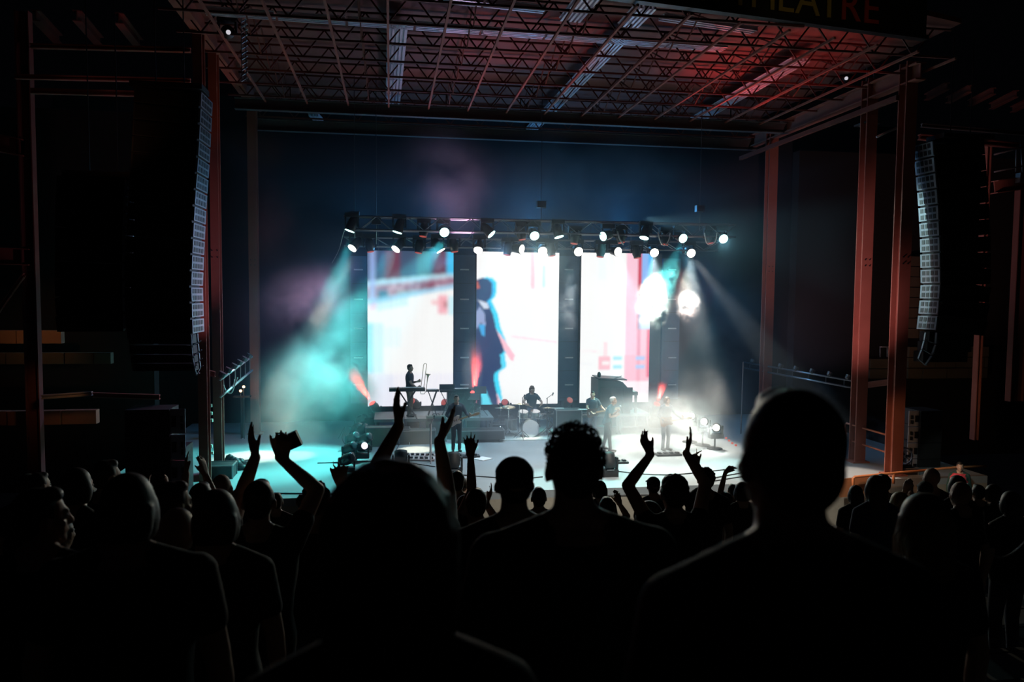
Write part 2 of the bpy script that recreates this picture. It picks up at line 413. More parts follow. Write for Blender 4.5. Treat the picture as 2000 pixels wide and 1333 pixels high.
Bt('dark steel post at the far left running the full height', at_y(67, 560, 21)*1, at_y(67, 561, 21), .3, .3) if 0 else None
def post(label, px, Y, z0, z1, w=.25, m=STEEL2):
    X = at_y(px, 600, Y).x; t = thing('steel_post', label, 'post', (X, Y, z0)); b = MB(); b.box((X, Y, (z0+z1)/2), (w, .03, z1-z0)); b.build('web', m, t)
    for s in (-1, 1):
        b = MB(); b.box((X+s*w/2, Y, (z0+z1)/2), (.03, .24, z1-z0)); b.build('flange', m, t)
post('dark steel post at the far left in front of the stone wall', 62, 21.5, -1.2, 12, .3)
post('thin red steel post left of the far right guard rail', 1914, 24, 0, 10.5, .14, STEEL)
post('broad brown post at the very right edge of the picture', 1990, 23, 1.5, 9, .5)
Bt('red steel beam at the left edge below the gallery', at_y(-60, 498, 21.5), at_y(60, 503, 21.5), .3, .4, STEEL)
Bt('dim red steel beam high at the left edge', at_y(-60, 268, 21.5), at_y(48, 290, 21.5), .3, .4, STEEL)
Bt('long thin purlin across the dark left wing roof', at_y(60, 178, 20.5), at_y(372, 186, 20.5), .12, .1, STEEL)
Bt('upper long purlin across the dark left wing roof', at_y(60, 90, 20), at_y(372, 98, 20), .12, .08, STEEL)
Bt('middle long purlin across the dark left wing roof', at_y(30, 150, 21), at_y(372, 158, 21), .12, .08, STEEL)
for i, (a, c) in enumerate((((70, 30), (115, 78)), ((150, 30), (195, 82)), ((232, 35), (272, 86)))):
    Bt(['first', 'second', 'third'][i]+' slanting rafter from the left in the top left corner', at_z(*a, 13.2), at_z(*c, 13.2), .25, .3)
Bt('slanting brace low on the far left post', at_y(-5, 610, 21.3), at_y(47, 537, 21.3), .1, .1, STEEL)
Bt('wing roof purlin right of the right speaker hang', at_y(1795, 268, 22), at_y(1990, 285, 22), .15, .14)
Bt('upper wing roof purlin at the right', at_y(1800, 245, 21.5), at_y(2010, 262, 21.5), .1, .08, DGREY)
for i in range(5):
    Bt(['nearest', 'second', 'third', 'fourth', 'farthest'][i]+' short rafter under the right wing roof', at_z(1810+i*42, 190+i*6, 12.6), at_z(1850+i*45, 168+i*5, 12.6), .2, .22)
Bt('red steel beam under the guard rail at the right edge', at_y(1942, 366, 22), at_y(2040, 352, 22), .3, .38, STEEL)
Bt('small cross beam between the two right front columns', at_y(1690, 753, 22.4), at_y(1742, 746, 21.8), .14, .16, STEEL)
Bt('thin cross beam joining the left columns near the lighting bar', at_y(404, 728, 21), at_y(420, 732, 21), .1, .12, STEEL)
def rail(name, label, pts_list, r=.025, m=GREY, cat='railing', parts='rail'):
    t = thing(name, label, cat, pts_list[0][0])
    for p in pts_list:
        b = MB(); b.tube(p, r, 8); b.build(parts, m, t, True)
    return t
A = lambda px, py, Y: at_y(px, py, Y)
rail('guard_rail', 'grey pipe guard rail high at the right edge', [[A(1942, 302, 22), A(2010, 285, 22)], [A(1942, 336, 22), A(2010, 322, 22)], [A(1986, 280, 22), A(1984, 336, 22)], [A(1994, 275, 22), A(1998, 352, 22)]])
b = MB(); b.box(A(1996, 348, 21.8), (.3, .2, .3)); tag(b.build('junction_box', GREY), 'grey junction box hung on the guard rail at the right edge', 'box')
rail('guard_rail', 'small pipe rail between the two right front columns above the stone', [[A(1718, 678, 26.8), A(1742, 678, 26.8)], [A(1719, 678, 26.8), A(1719, 698, 26.8)], [A(1733, 678, 26.8), A(1733, 698, 26.8)]])
# ladder, landing and bent conduit on the right columns
lad = thing('ladder', 'narrow grey ladder above the second right column', 'ladder', A(1697, 240, 21.5))
for s in (0, 1):
    b = MB(); b.bar(A(1688+s*16, 238, 21.5), A(1694+s*14, 132, 21.5), .035); b.build('stile', GREY, lad)
for i in range(7):
    f = (i+.5)/7; b = MB(); b.tube([A(1688+6*f, 238-106*f, 21.5), A(1704+4*f, 234-106*f, 21.5)], .016, 6); b.build('rung', ALU, lad)
b = MB(); b.box(A(1694, 243, 21.5), (.5, .6, .05)); tag(b.build('landing', DGREY), 'small steel landing at the foot of the narrow ladder', 'platform')
b = MB(); b.tube([A(1790, 124, 20.6), A(1779, 127, 20.6), A(1772, 140, 20.6), A(1768, 200, 20.6), A(1767, 235, 20.6), A(1758, 248, 20.6), A(1735, 257, 20.6), A(1712, 268, 20.6)], .035, 8)
tag(b.build('conduit', ALU, smooth=True), 'bent pale pipe curving around the nearest right column', 'pipe')
# ---------------------------------------------------------------- LED screens
YS = 28.0
def inside(poly, X, Y):
    m = np.zeros(X.shape, bool); n = len(poly); j = n-1
    for i in range(n):
        xi, yi = poly[i]; xj, yj = poly[j]
        if yi != yj: m ^= ((yi > Y) != (yj > Y)) & (X < (xj-xi)*(Y-yi)/(yj-yi)+xi)
        j = i
    return m
rng = np.random.RandomState(3)
def blur(a, r):
    if r < 1: return a
    for ax in (0, 1):
        p = [(0, 0)]*3; p[ax] = (r, r); q = np.pad(a, p, 'edge'); c = np.cumsum(q, ax)
        n = a.shape[ax]; z = np.zeros_like(np.take(c, [0], ax)); c = np.concatenate([z, c], ax)
        a = (np.take(c, range(2*r+1, 2*r+1+n), ax)-np.take(c, range(0, n), ax))/(2*r+1)
    return a
WHT = (.97, .99, 1.0)
def screen_content(k, X, Y):
    im = np.ones(X.shape+(3,))*WHT
    def pt(m, c, f=1.0): im[m] = im[m]*(1-f)+np.array(c)*f
    if k == 0:
        slant = 563+(718-X)*.19+30       # lower edge of the street scene
        up = Y < slant
        pt(up, (.045, .07, .13))
        pt((Y < 545) & (X > 752) & (X < 780), (.16, .03, .06)); pt((Y < 540) & (X > 812) & (X < 840), (.07, .16, .18)); pt((Y < 535) & (X > 845), (.14, .05, .10))
        band = (Y > 548-(X-718)*.1) & (Y < 560-(X-718)*.12); pt(band, (.55, .85, 1.0), .85)
        mid = (Y > 558-(X-718)*.12) & up; pt(mid, (.42, .20, .30), .8)
        n = rng.rand(*X.shape); n = blur(n[..., None], 2)[..., 0]
        pt(mid & (n > .52), (.75, .55, .66), .6); pt(mid & (X > 738) & (X < 758) & (Y > 566), (.0, .22, .35), .8)
        pt(mid & (X > 818) & (X < 848) & (Y > 551) & (Y < 566), (.25, .05, .10), .9); pt(mid & (X > 775) & (X < 812) & (Y > 566), (.3, .42, .42), .7)
        pt((Y > slant-9) & up, (.35, .75, 1), .8)
        pt((X > 722) & (X < 733) & (Y < 600), (.40, .52, .92), .7); pt((X > 870), (.04, .62, 1.0), .85) if 0 else None
        pt((X > 871) & (Y < 532), (.05, .60, 1.0), .92)
        pt((X > 854) & (X < 873) & (Y > 573) & (Y < 610), (.95, .35, .45), .8); pt((X > 841) & (X < 873) & (Y > 584) & (Y < 594), (.95, .45, .5), .7); pt((X > 866) & (X < 873) & (Y > 585) & (Y < 600), (.45, .12, .15), .8)
        pt((X > 876) & (Y > 575) & (Y < 612), (.4, .85, 1), .6)
        pt((Y > slant) & (Y < slant+13) & (X < 735), (.95, .6, .72), .7); pt((Y > slant) & (Y < slant+16) & (X > 735) & (X < 795), (.5, .87, 1), .6)
        st = (X < 748) & (Y > 628) & (Y < 725); pt(st, (.62, .90, 1.0), .75); pt(st & (X < 728), (.15, .72, 1), .6); pt((X > 748) & (X < 782) & (Y > 636) & (Y < 676), (.8, .96, 1), .6)
        pt((Y > 725), (.90, .90, 1.0), .8); pt((Y > 730) & (X < 770), (.80, .84, 1.0), .6)
        im = blur(blur(im, 2), 1)
        im *= (1-.05*rng.rand(*X.shape)[0:1, :])[..., None]
    if k == 1:
        pt((X > 1034) & (X < 1043) & (Y < 556), (1, .70, .78), .8); pt((X > 1036) & (X < 1042) & (Y < 562), (1, .58, .68), .7)
        pt((X > 1058) & (X < 1063) & (Y > 515) & (Y < 558), (.45, .82, 1), .7); pt((X > 1036) & (X < 1062) & (Y > 490) & (Y < 494), (.9, .9, 1), .5)
        body = [(921, 555), (930, 545), (940, 541), (952, 543), (959, 552), (960, 566), (957, 578), (950, 586), (955, 597), (962, 612), (968, 640), (977, 662), (982, 676), (984, 683), (976, 690), (979, 716), (966, 725), (964, 736), (970, 765), (974, 795), (921, 795)]
        halo = [(x+(9 if x > 925 else 0), y-2) for x, y in body]
        pt(inside(halo, X, Y), (.05, .72, 1.0)); pt(inside([(x+4, y) for x, y in body], X, Y) & (Y < 600), (.02, .45, .85))
        pt(inside([(968, 640), (985, 662), (1004, 690), (1003, 702), (997, 701), (984, 680)], X, Y), (1, .55, .66))
        pt(inside([(970, 690), (986, 690), (988, 708), (976, 722), (960, 720)], X, Y), (.1, .72, .98))
        pt(inside([(966, 755), (984, 795), (970, 795)], X, Y), (1, .55, .65)) ; pt(inside([(926, 745), (948, 745), (962, 795), (926, 795)], X, Y), (.15, .70, .95))
        pt(inside(body, X, Y), (.018, .035, .12))
        pt(inside([(921, 550), (932, 547), (937, 560), (921, 566)], X, Y), (.55, .12, .08)); pt(inside([(932, 583), (952, 590), (954, 600), (944, 600)], X, Y), (.65, .72, .85)); pt(inside([(928, 610), (936, 596), (946, 610), (948, 634), (938, 628), (930, 640)], X, Y), (.30, .36, .60))
        pt(inside([(934, 632), (946, 632), (946, 655), (940, 650)], X, Y), (.05, .4, .8)); pt(inside([(921, 730), (934, 732), (944, 795), (921, 795)], X, Y) & (X < 932), (.5, .12, .14))
        pt(inside([(938, 755), (948, 755), (962, 790), (942, 788)], X, Y), (.12, .78, .98))
        pt((abs(Y-654-(X-1000)*.13) < 2.2) & (X > 998) & (X < 1088), (1, .72, .80), .7)
        im = blur(im, 1)
    if k == 2:
        pt((X > 1219) & (X < 1243), (.98, .48, .66), .8); pt((X > 1219) & (X < 1243) & (((X*1.0).astype(int) % 4) < 2), (1, .66, .78), .5)
        pt((X > 1243) & (X < 1250), (.62, .05, .10)); pt((X >= 1250) & (Y < 551), (.10, .50, .98)); pt((X >= 1250) & (X < 1262) & (Y < 545), (.35, .5, .95), .7)
        pt((X > 1243) & (X < 1268) & (Y > 551) & (Y < 592), (.62, .16, .20)); pt((X > 1245) & (Y > 592) & (Y < 640), (.5, .75, 1), .7); pt((X > 1243) & (Y >= 640), (.95, .45, .60), .75)
        pt((X > 1218) & (X < 1268) & (Y > 690) & (Y < 742), (.95, .45, .55), .5); pt((X > 1262) & (X < 1269) & (Y > 640) & (Y < 735), (.85, .12, .22), .9)
        pt((X > 1168) & (X < 1192) & (Y > 692) & (Y < 720), (.98, .45, .55), .8); pt((X > 1176) & (X < 1190) & (Y > 702) & (Y < 709), (1, .9, .92)); pt((X > 1178) & (X < 1186) & (Y > 665) & (Y < 692), (1, .72, .78), .7)
        for y0 in (692, 709):
            pt((X > 1197) & (X < 1214) & (Y > y0) & (Y < y0+8), (.35, .80, 1), .85); pt((X > 1242) & (X < 1259) & (Y > y0) & (Y < y0+8), (.4, .62, .98), .85)
        pt((abs(Y-707) < 1.2) & (X < 1157), (.8, .82, .9), .7); pt((abs(Y-682-(X-1137)*.05) < 1.2) & (X < 1172) & (X > 1137), (1, .75, .8), .7)
        pt((Y > 742) & (X > 1215), (.99, .93, .97), .8)
        pt((X > 1165) & (X < 1180) & (Y > 500) & (Y < 545), (.88, .97, 1), .7)
        im = blur(im, 1); pt(X > 1272-(Y > 600)*4, (.012, .016, .024))
    return im
scr_m = bpy.data.materials.new('led_pixels'); scr_m.use_nodes = True
nt = scr_m.node_tree; bs = nt.nodes['Principled BSDF']; vc = nt.nodes.new('ShaderNodeVertexColor'); vc.layer_name = 'led'
nt.links.new(vc.outputs[0], bs.inputs['Emission Color']); bs.inputs['Emission Strength'].default_value = 1.02
bs.inputs['Base Color'].default_value = (.02, .02, .02, 1)
YT = at_y(1000, 493, YS).z; YB_ = at_y(1000, 788, YS).z
def led(k, px0, px1, label):
    x0 = at_y(px0, 640, YS).x; x1 = at_y(px1, 640, YS).x; z1 = at_y((px0+px1)/2, 491+(k*2), YS).z; z0 = at_y((px0+px1)/2, 793-k*3.5, YS).z
    t = thing('led_screen', label, 'screen', ((x0+x1)/2, YS, z0), group='three tall LED screens at the back of the stage')
    nx, nz = 88, 154
    xs = np.linspace(x0, x1, nx+1); zs = np.linspace(z0, z1, nz+1)
    v = [(x-(x0+x1)/2, -.06, z-z0) for z in zs for x in xs]
    f = [(j*(nx+1)+i, j*(nx+1)+i+1, (j+1)*(nx+1)+i+1, (j+1)*(nx+1)+i) for j in range(nz) for i in range(nx)]
    me = bpy.data.meshes.new('display'); me.from_pydata(v, [], f)
    X = (px0+(px1-px0)*(np.arange(nx)+.5)/nx)[None, :].repeat(nz, 0); Y = (790-3*k-(300-3.5*k)*(np.arange(nz)+.5)/nz)[:, None].repeat(nx, 1)
    c = screen_content(k, X, Y).reshape(-1, 3)
    at = me.color_attributes.new('led', 'FLOAT_COLOR', 'CORNER')
    at.data.foreach_set('color', np.concatenate([c, np.ones((len(c), 1))], 1).repeat(4, 0).ravel())
    me.materials.append(scr_m); o = bpy.data.objects.new('display', me); COL.objects.link(o); o.parent = t
    b = MB(); b.box(((x0+x1)/2, YS+.06, (z0+z1)/2), (x1-x0+.04, .16, z1-z0+.04)); b.build('cabinet', BLACK, t)
    b = MB()
    for i in range(4):
        x = x0+(i+.5)*(x1-x0)/4; b.bar((x, YS+.1, z1), (x, YS+.1, z1+1.0), .03)
    b.build('hanging_bar', DGREY, t)
led(0, 718, 885, 'left LED screen showing a blurred street in red and cyan above white')
led(1, 930, 1090, 'middle LED screen showing a dark walking figure on white')
led(2, 1133, 1289, 'right LED screen, white with pink and blue blocks at its right side')
def marks(label, px0, px1, zt):
    x0 = at_y(px0, 640, YS).x; x1 = at_y(px1, 640, YS).x; z0 = 1.0; z1 = at_y((px0+px1)/2, zt, YS).z
    t = thing('equipment_tower', label, 'tower', ((x0+x1)/2, YS+.3, z0), group='dark towers beside the LED screens')
    b = MB(); b.box(((x0+x1)/2, YS+.3, (z0+z1)/2), (x1-x0, .3, z1-z0)); b.build('cabinet', mat('blue_lit_cabinet', (.06, .10, .17), .6), t)  # blue stage light on the towers is put into this colour
    for i, py in enumerate((527, 585, 642, 699, 752)):
        p = at_y((px0+px1)/2, py, YS+.1); b = MB(); b.box((p.x, YS+.12, p.z), (.32, .05, .05)); b.build('light_bar', mat('pale_strip', (.5, .55, .6), .5), t)
        b = MB(); b.box((p.x, YS+.14, p.z-.5), ((x1-x0)*.9, .02, .012)); b.build('seam', BLACK, t)
marks('dark tower with pale strips left of the left LED screen', 684, 716, 500)
marks('dark tower with pale strips between the left and middle LED screens', 887, 928, 498)
marks('dark tower with pale strips between the middle and right LED screens', 1092, 1131, 500)
marks('dark tower with pale strips right of the right LED screen', 1296, 1330, 505)

# ---------------------------------------------------------------- truss and lamps
def truss(label, a, c, s=.42, hgt=.42):
    a = Vector(a); c = Vector(c); t = thing('lighting_truss', label, 'truss', (a+c)/2)
    n = int((c-a).length/.5); dy = Vector((0, s/2, 0)); dz = Vector((0, 0, hgt/2))
    for e, g in ((-1, -1), (-1, 1), (1, -1), (1, 1)):
        b = MB(); b.tube([a+dy*e+dz*g, c+dy*e+dz*g], .028, 8); b.build('chord', ALU_D, t)
    b = MB()
    for i in range(n):
        p = a+(c-a)*(i/n); q = a+(c-a)*((i+1)/n); u = 1 if i % 2 else -1
        b.tube([p-dy-dz*u, q-dy+dz*u], .014, 5); b.tube([p+dy-dz*u, q+dy+dz*u], .014, 5); b.tube([p-dy*u-dz, q+dy*u-dz], .014, 5); b.tube([p-dy*u+dz, q+dy*u+dz], .014, 5)
    b.build('lacing', ALU_D, t); return t
ALU_D = mat('dull_aluminium', (.16, .17, .2), .35, .8)
YU, YL = 25.6, 26.6
UT = (at_y(672, 436, YU), at_y(1432, 452, YU)); LT = (at_y(672, 472, YL), at_y(1400, 482, YL))
truss('upper lighting truss carrying the teal lamps', *UT)
truss('lower lighting truss carrying the white lamps', *LT, .3, .3)
def hang_on(x, T, h):
    f = (x-T[0].x)/(T[1].x-T[0].x); q = T[0].lerp(T[1], f); return (q.z-h, q.y-h)
def hoist(label, px, py, Y):
    p = at_y(px, py, Y); t = thing('chain_hoist', label, 'hoist', p)
    b = MB(); b.box(p, (.3, .2, .22)); b.build('motor', ALU_D, t); b = MB(); b.tube([p+Vector((0,0,.1)), (p.x, p.y, 11.95)], .012, 5); b.build('chain', DGREY, t)
    b = MB(); b.tube([p-Vector((0,0,.1)), p-Vector((0,0,.75))], .015, 5); b.build('hook', GREY, t)
hoist('chain hoist over the middle of the upper truss', 1057, 400, YU); hoist('chain hoist over the right end of the upper truss', 1367, 408, YU); hoist('chain hoist over the left end of the upper truss', 693, 420, YU); hoist('chain hoist above the left screen', 735, 432, YU)

lens_t = mat('teal_lens', (.1,)*3, emit=(.50, 1.0, .93), es=7); lens_w = mat('white_lens', (.1,)*3, emit=(1, .97, .82), es=7); lens_r = mat('red_lens', (.1,)*3, emit=(1, .06, .045), es=2.6)
lens_off = mat('dark_lens', (.03, .03, .04), .1); lens_rd = mat('dim_red_lens', (.1,)*3, emit=(.8, .08, .05), es=.45)
def mover(label, p, aim, lens, hang=None, r=.17, group=None, floor=False, name='moving_head_lamp', cat='lamp'):
    """moving head: base, yoke (two arms), head with lens; p = centre of the lens"""
    p = Vector(p); d = Vector(aim).normalized(); q = d.to_track_quat('Z', 'Y').to_matrix()
    c = p-d*.22
    yc = None
    if hang is not None: top, yc = hang
    else: top = c.z+.45
    t = thing(name, label, cat, (c.x, c.y, top if not floor else c.z-.42), group=group)
    b = MB(); b.lathe([(.05, -.26), (.11, -.24), (.15, -.1), (.16, .08), (r, .16), (r, .22), (r*.88, .22)], 20, c, q); b.build('head', BLACK, t, True)
    b = MB(); b.lathe([(r*.9, .215), (r*.9, .232), (r*.5, .243), (.0001, .246)], 24, c, q); b.build('lens', lens, t, True)
    s = -1 if not floor else 1
    zb = c.z-s*.28
    if floor: zb = c.z-.28
    else: zb = c.z+.30
    for e in (-1, 1):
        b = MB(); b.box((c.x+e*.2, c.y, (c.z+zb)/2), (.05, .12, abs(zb-c.z)+.12)); b.lathe([(.06, -.03), (.06, .03)], 10, (c.x+e*.2, c.y, c.z), Matrix.Rotation(PI/2, 3, 'Y')); b.build('yoke_arm', CASE, t)
    b = MB(); b.box((c.x, c.y, zb), (.44, .26, .14)); b.build('base', CASE, t)
    if not floor and top > zb+.12:
        b = MB()
        for e in (-.12, .12): b.tube([(c.x+e, c.y, zb), (c.x+e, c.y, top), (c.x+e, yc if yc is not None else c.y, top)], .02, 6)
        b.build('clamp', ALU_D, t)
    return t
ordn = ['first', 'second', 'third', 'fourth', 'fifth', 'sixth', 'seventh', 'eighth', 'ninth', 'tenth']
ztr = lambda px, py, Y: at_y(px, py, Y).z
UP = [(683,451,(-.35,-.05,-1)),(776,454,(-.3,-.05,-1)),(868,454,(.12,-1,-.42)),(960,458,(.75,-.35,-.8)),(1044,461,(.05,-1,-.55)),(1092,463,(.25,-.2,-1)),(1178,462,(-1,-.55,-.3)),(1258,465,(-.3,-.25,-1)),(1334,466,(.2,-1,-.35)),(1413,467,(.0,-1,-.4))]
LO = [(688,485,(-.6,-.55,-.8)),(773,487,(-.6,-.5,-.8)),(861,490,(.6,-.15,-1)),(934,489,(-.2,-.7,-.7)),(1019,487,(.9,-.8,-.2)),(1060,491,(-.1,-1,-.4)),(1130,492,(.05,-1,-.35)),(1207,492,(.35,-.9,-.2)),(1278,494,(.0,-1,-.35)),(1350,495,(.05,-1,-.3))]
for i, (px, py, a) in enumerate(UP):
    p = at_y(px, py, YU-.25)
    mover(ordn[i]+' teal-glowing moving lamp from the left on the upper truss', p, a, lens_t, hang_on(p.x, UT, .21), group='teal lamps on the upper truss')
for i, (px, py, a) in enumerate(LO):
    p = at_y(px, py, YL-.3)
    mover(ordn[i]+' white-glowing moving lamp from the left on the lower truss', p, a, lens_w, hang_on(p.x, LT, .15), group='white lamps on the lower truss')
OFF = [(724, 492, 1), (817, 494, 1), (888, 492, 1), (990, 498, 1), (1078, 500, 1), (1172, 502, 1), (1245, 504, 1), (826, 462, 0), (1020, 468, 0), (1121, 476, 0), (1214, 474, 0), (1298, 478, 0), (1388, 475, 0)]
for i, (px, py, lo) in enumerate(OFF):
    Y = YL-.15 if lo else YU
    mover('unlit moving lamp pointing down, '+(ordn[i] if lo else ordn[i-7])+' from the left on the '+('lower' if lo else 'upper')+' truss', at_y(px, py, Y), (.15*(-1)**i, -.12, -1), lens_rd, hang_on(at_y(px, py, Y).x, LT if lo else UT, .15 if lo else .21), r=.13, group='unlit lamps on the trusses')
def cable(label, pts, r=.015, m=None, name='cable'):
    b = MB(); P = [Vector(p) for p in pts]; Q = []
    for i in range(len(P)-1):
        a0 = P[max(i-1, 0)]; a1 = P[i]; a2 = P[i+1]; a3 = P[min(i+2, len(P)-1)]
        for k in range(6):
            t = k/6; Q.append(.5*((2*a1)+(a2-a0)*t+(2*a0-5*a1+4*a2-a3)*t*t+(3*a1-a0-3*a2+a3)*t**3))
    Q.append(P[-1]); b.tube(Q, r, 6); return tag(b.build(name, m or BLACK, smooth=True), label, 'cable')
GC = mat('grey_cable', (.22, .23, .25), .4)
cable('pale cable swagging from the left end of the truss', [at_y(648, 515, YU), at_y(662, 488, YU), at_y(668, 465, YU), at_y(676, 440, YU)], .012, GC)
cable('pale looped cable between the third and fourth upper lamps', [at_y(926, 445, YU-.3), at_y(918, 462, YU-.3), at_y(906, 472, YU-.3), at_y(900, 480, YU-.3)], .014, GC)
cable('looped cable right of the teal lamp above the middle screen', [at_y(1206, 452, YU-.3), at_y(1210, 466, YU-.3), at_y(1218, 478, YU-.3)], .025, mat('pale_cable', (.6, .62, .62), .4))
cable('cable looped under the truss left of the ninth upper lamp', [at_y(1285, 453, YU-.3), at_y(1290, 472, YU-.3), at_y(1298, 480, YU-.3), at_y(1306, 470, YU-.3), at_y(1309, 455, YU-.3)], .02, MATS['pale_cable'])
cable('cable looped under the truss between the last two upper lamps', [at_y(1376, 455, YU-.3), at_y(1380, 474, YU-.3), at_y(1388, 478, YU-.3), at_y(1397, 472, YU-.3), at_y(1400, 455, YU-.3)], .02, MATS['pale_cable'])

# ---------------------------------------------------------------- line arrays
spk = mat('speaker_black', (.012, .012, .013), .7); grl = mat('speaker_side', (.24, .27, .32), .42, .2, vary=.3, scale=2)
def line_array(label, path, wd, side, Y, n, cab='cabinet', lit=True, sw=.28):
    """path: list of (px,py) down the stage-side edge; wd: width away from the stage (m, signed), side panel towards the stage"""
    pts = [at_y(px, py, Y) for px, py in path]
    L = [0]
    for i in range(1, len(pts)): L.append(L[-1]+(pts[i]-pts[i-1]).length)
    def at(s):
        for i in range(1, len(pts)):
            if s <= L[i]+1e-6: f = (s-L[i-1])/(L[i]-L[i-1]); return pts[i-1].lerp(pts[i], f)
        return pts[-1]
    t = thing('speaker_array', label, 'speaker', pts[0])
    sg = 1 if wd > 0 else -1
    for k in range(n):
        a = at(L[-1]*k/n); c = at(L[-1]*(k+.94)/n); m = (a+c)/2; h = (c-a).length
        tilt = math.atan2(c.x-a.x, a.z-c.z)*-sg
        pit = .10*max(0, (k-n*.45)/n)*5       # lower boxes tip downward
        rot = Matrix.Rotation(pit, 3, 'X') @ Matrix.Rotation(-math.atan2(c.x-a.x, a.z-c.z), 3, 'Y')
        # face turned so that the stage-side panel shows to the seats
        fr = Vector((wd, -.02, 0)); sd = Vector((-sg*sw, .35, 0))
        p0 = m
        b = MB(); w2 = abs(wd)
        cc = m+Vector((wd/2, sw/2, 0)); b.box(cc, (w2, sw, h), rot); o = b.build(cab, spk, t)
        b = MB(); b.box(cc+Vector((0, -sw/2-.01, 0)), (w2*.94, .02, h*.86), rot); g = b.build('grille', mat('speaker_grille', (.006,)*3, .9), t)
        # side panel: slanted plate with two rows of four dark slots
        u = Vector((-sg*.02, sw, 0)); ul = u.length; ud = u.normalized(); nn = Vector((-sg, 0, 0))
        dn = (c-a).normalized(); q = Matrix((ud, nn, -dn)).transposed()
        pc = m+u*.5+nn*.03
        b = MB(); b.box(pc, (ul, .04, h*.92), q); sp = b.build('side_panel', grl, t)
        b = MB()
        for r_ in (-1, 1):
            for j in range(4): b.box(pc+ud*ul*((j+.5)/4-.5)*.86+(-dn)*h*.22*r_+nn*.022, (ul*.15, .012, h*.3), q)
        b.build('slots', BLACK, t)['kind'] = 'stuff'
    return t
line_array('long curved speaker hang just left of the left roof columns', [(389, 178), (383, 300), (376, 400), (371, 500), (369, 560), (372, 655)], -1.35, 1, 18.2, 15, sw=1.0)
line_array('dimmer speaker hang further left, half lost in the dark', [(242, 350), (238, 450), (237, 560), (240, 645)], -1.4, 1, 18.6, 9, sw=.6)
line_array('long curved speaker hang right of the right roof columns', [(1803, 275), (1809, 390), (1811, 470), (1812, 560), (1810, 600), (1805, 648)], 1.5, -1, 18.8, 12, sw=.0) if 0 else None
line_array('long curved speaker hang right of the right roof columns', [(1824, 275), (1834, 390), (1838, 470), (1839, 560), (1836, 600), (1830, 648)], 1.5, -1, 18.8, 12, sw=.74)
def array_tail(label, L1, L2, Y, n):
    pa = [at_y(*p, Y) for p in L1]; pb = [at_y(*p, Y-.15) for p in L2]
    t = thing('speaker_array', label, 'speaker', pa[0])
    for k in range(n):
        f0, f1 = k/n, (k+.9)/n
        g = lambda P, f: P[0].lerp(P[-1], f)+(P[1]-P[0].lerp(P[-1], .5))*(4*f*(1-f))
        b = MB(); b.bar(g(pa, f0), g(pa, f1), .07, .03); b.bar(g(pb, f0), g(pb, f1), .05, .03); b.bar(g(pa, f1), g(pb, f1), .02, .02)
        for e in (0, 1): b.bar(g((pa, pb)[e], f1), g((pa, pb)[e], f1)+Vector((.07, 0, .05)), .018, .018)
        b.build('rigging_frame', grl, t)
        sg = -1 if pa[0].x < 3 else 1
        m = (g(pa, (f0+f1)/2)+g(pb, (f0+f1)/2))/2
        b = MB(); b.box(m+Vector((sg*.75, .35, 0)), (1.35, .4, (g(pa, f0)-g(pa, f1)).length*.95)); b.build('cabinet', spk, t)
array_tail('sharply tipped bottom boxes under the left speaker hang', [(385, 652), (388, 690), (391, 720)], [(373, 655), (376, 700), (384, 735)], 18.2, 4)
array_tail('sharply tipped bottom boxes under the right speaker hang', [(1829, 650), (1824, 685), (1806, 716)], [(1808, 650), (1803, 675), (1793, 703)], 18.8, 3)
for lb, px, py, Y in (('left', 330, 178, 18.3), ('far left', 200, 350, 18.7), ('right', 1880, 275, 18.9)):
    p = at_y(px, py, Y); t = thing('hanging_frame', 'black flying frame with chains above the '+lb+' speaker hang', 'rigging', p)
    b = MB(); b.box(p+Vector((0, .1, .08)), (1.5, .7, .12)); b.build('frame', BLACK, t)
    for e in (-1, 1): b = MB(); b.tube([p+Vector((e*.3, .1, .1)), (p.x+e*.3, p.y+.1, 12)], .015, 5); b.build('chain', BLACK, t)

# ---------------------------------------------------------------- side lighting bars and walkways
def sidebar(label, a0, a1, Y0, Y1, dz, n, m, lamps=True):
    p, q = at_y(*a0, Y0), at_y(*a1, Y1); t = thing('lighting_bar', label, 'truss', (p+q)/2)
    for e in (0, 1):
        b = MB(); o = Vector((0, 0, -dz*e)); b.tube([p+o, q+o], .035, 8); b.build('tube', m, t, True)
    b = MB()
    for i in range(n):
        f = (i+.5)/n; c = p.lerp(q, f); b.bar(c, c-Vector((0,0,dz)), .02)
    b.build('spacer', m, t)
    if lamps:
        for i in range(n):
            f = (i+.3)/n; c = p.lerp(q, f)+Vector((0, 0, .1)); b = MB(); b.lathe([(.05, -.09), (.09, -.05), (.1, .06), (.08, .06)], 10, c, Matrix.Rotation(.5, 3, 'Y')); b.build('lamp_can', DGREY, t)
sidebar('pipe lighting bar receding behind the left roof columns', (430, 742), (492, 697), 20.8, 26.0, .45, 6, ALU)
sidebar('long pipe lighting bar receding behind the right roof columns', (1668, 745), (1452, 708), 22.4, 28.5, .22, 7, ALU_D)
cable('white cable loop hanging from the left lighting bar', [at_y(436, 752, 22), at_y(442, 765, 22), at_y(452, 768, 22), at_y(459, 750, 22), at_y(464, 738, 22)], .02, MATS['pale_cable'])
cable('second white cable loop under the left lighting bar', [at_y(438, 758, 22.3), at_y(446, 766, 22.3), at_y(456, 752, 22.3), at_y(458, 741, 22.3)], .012, MATS['pale_cable'])
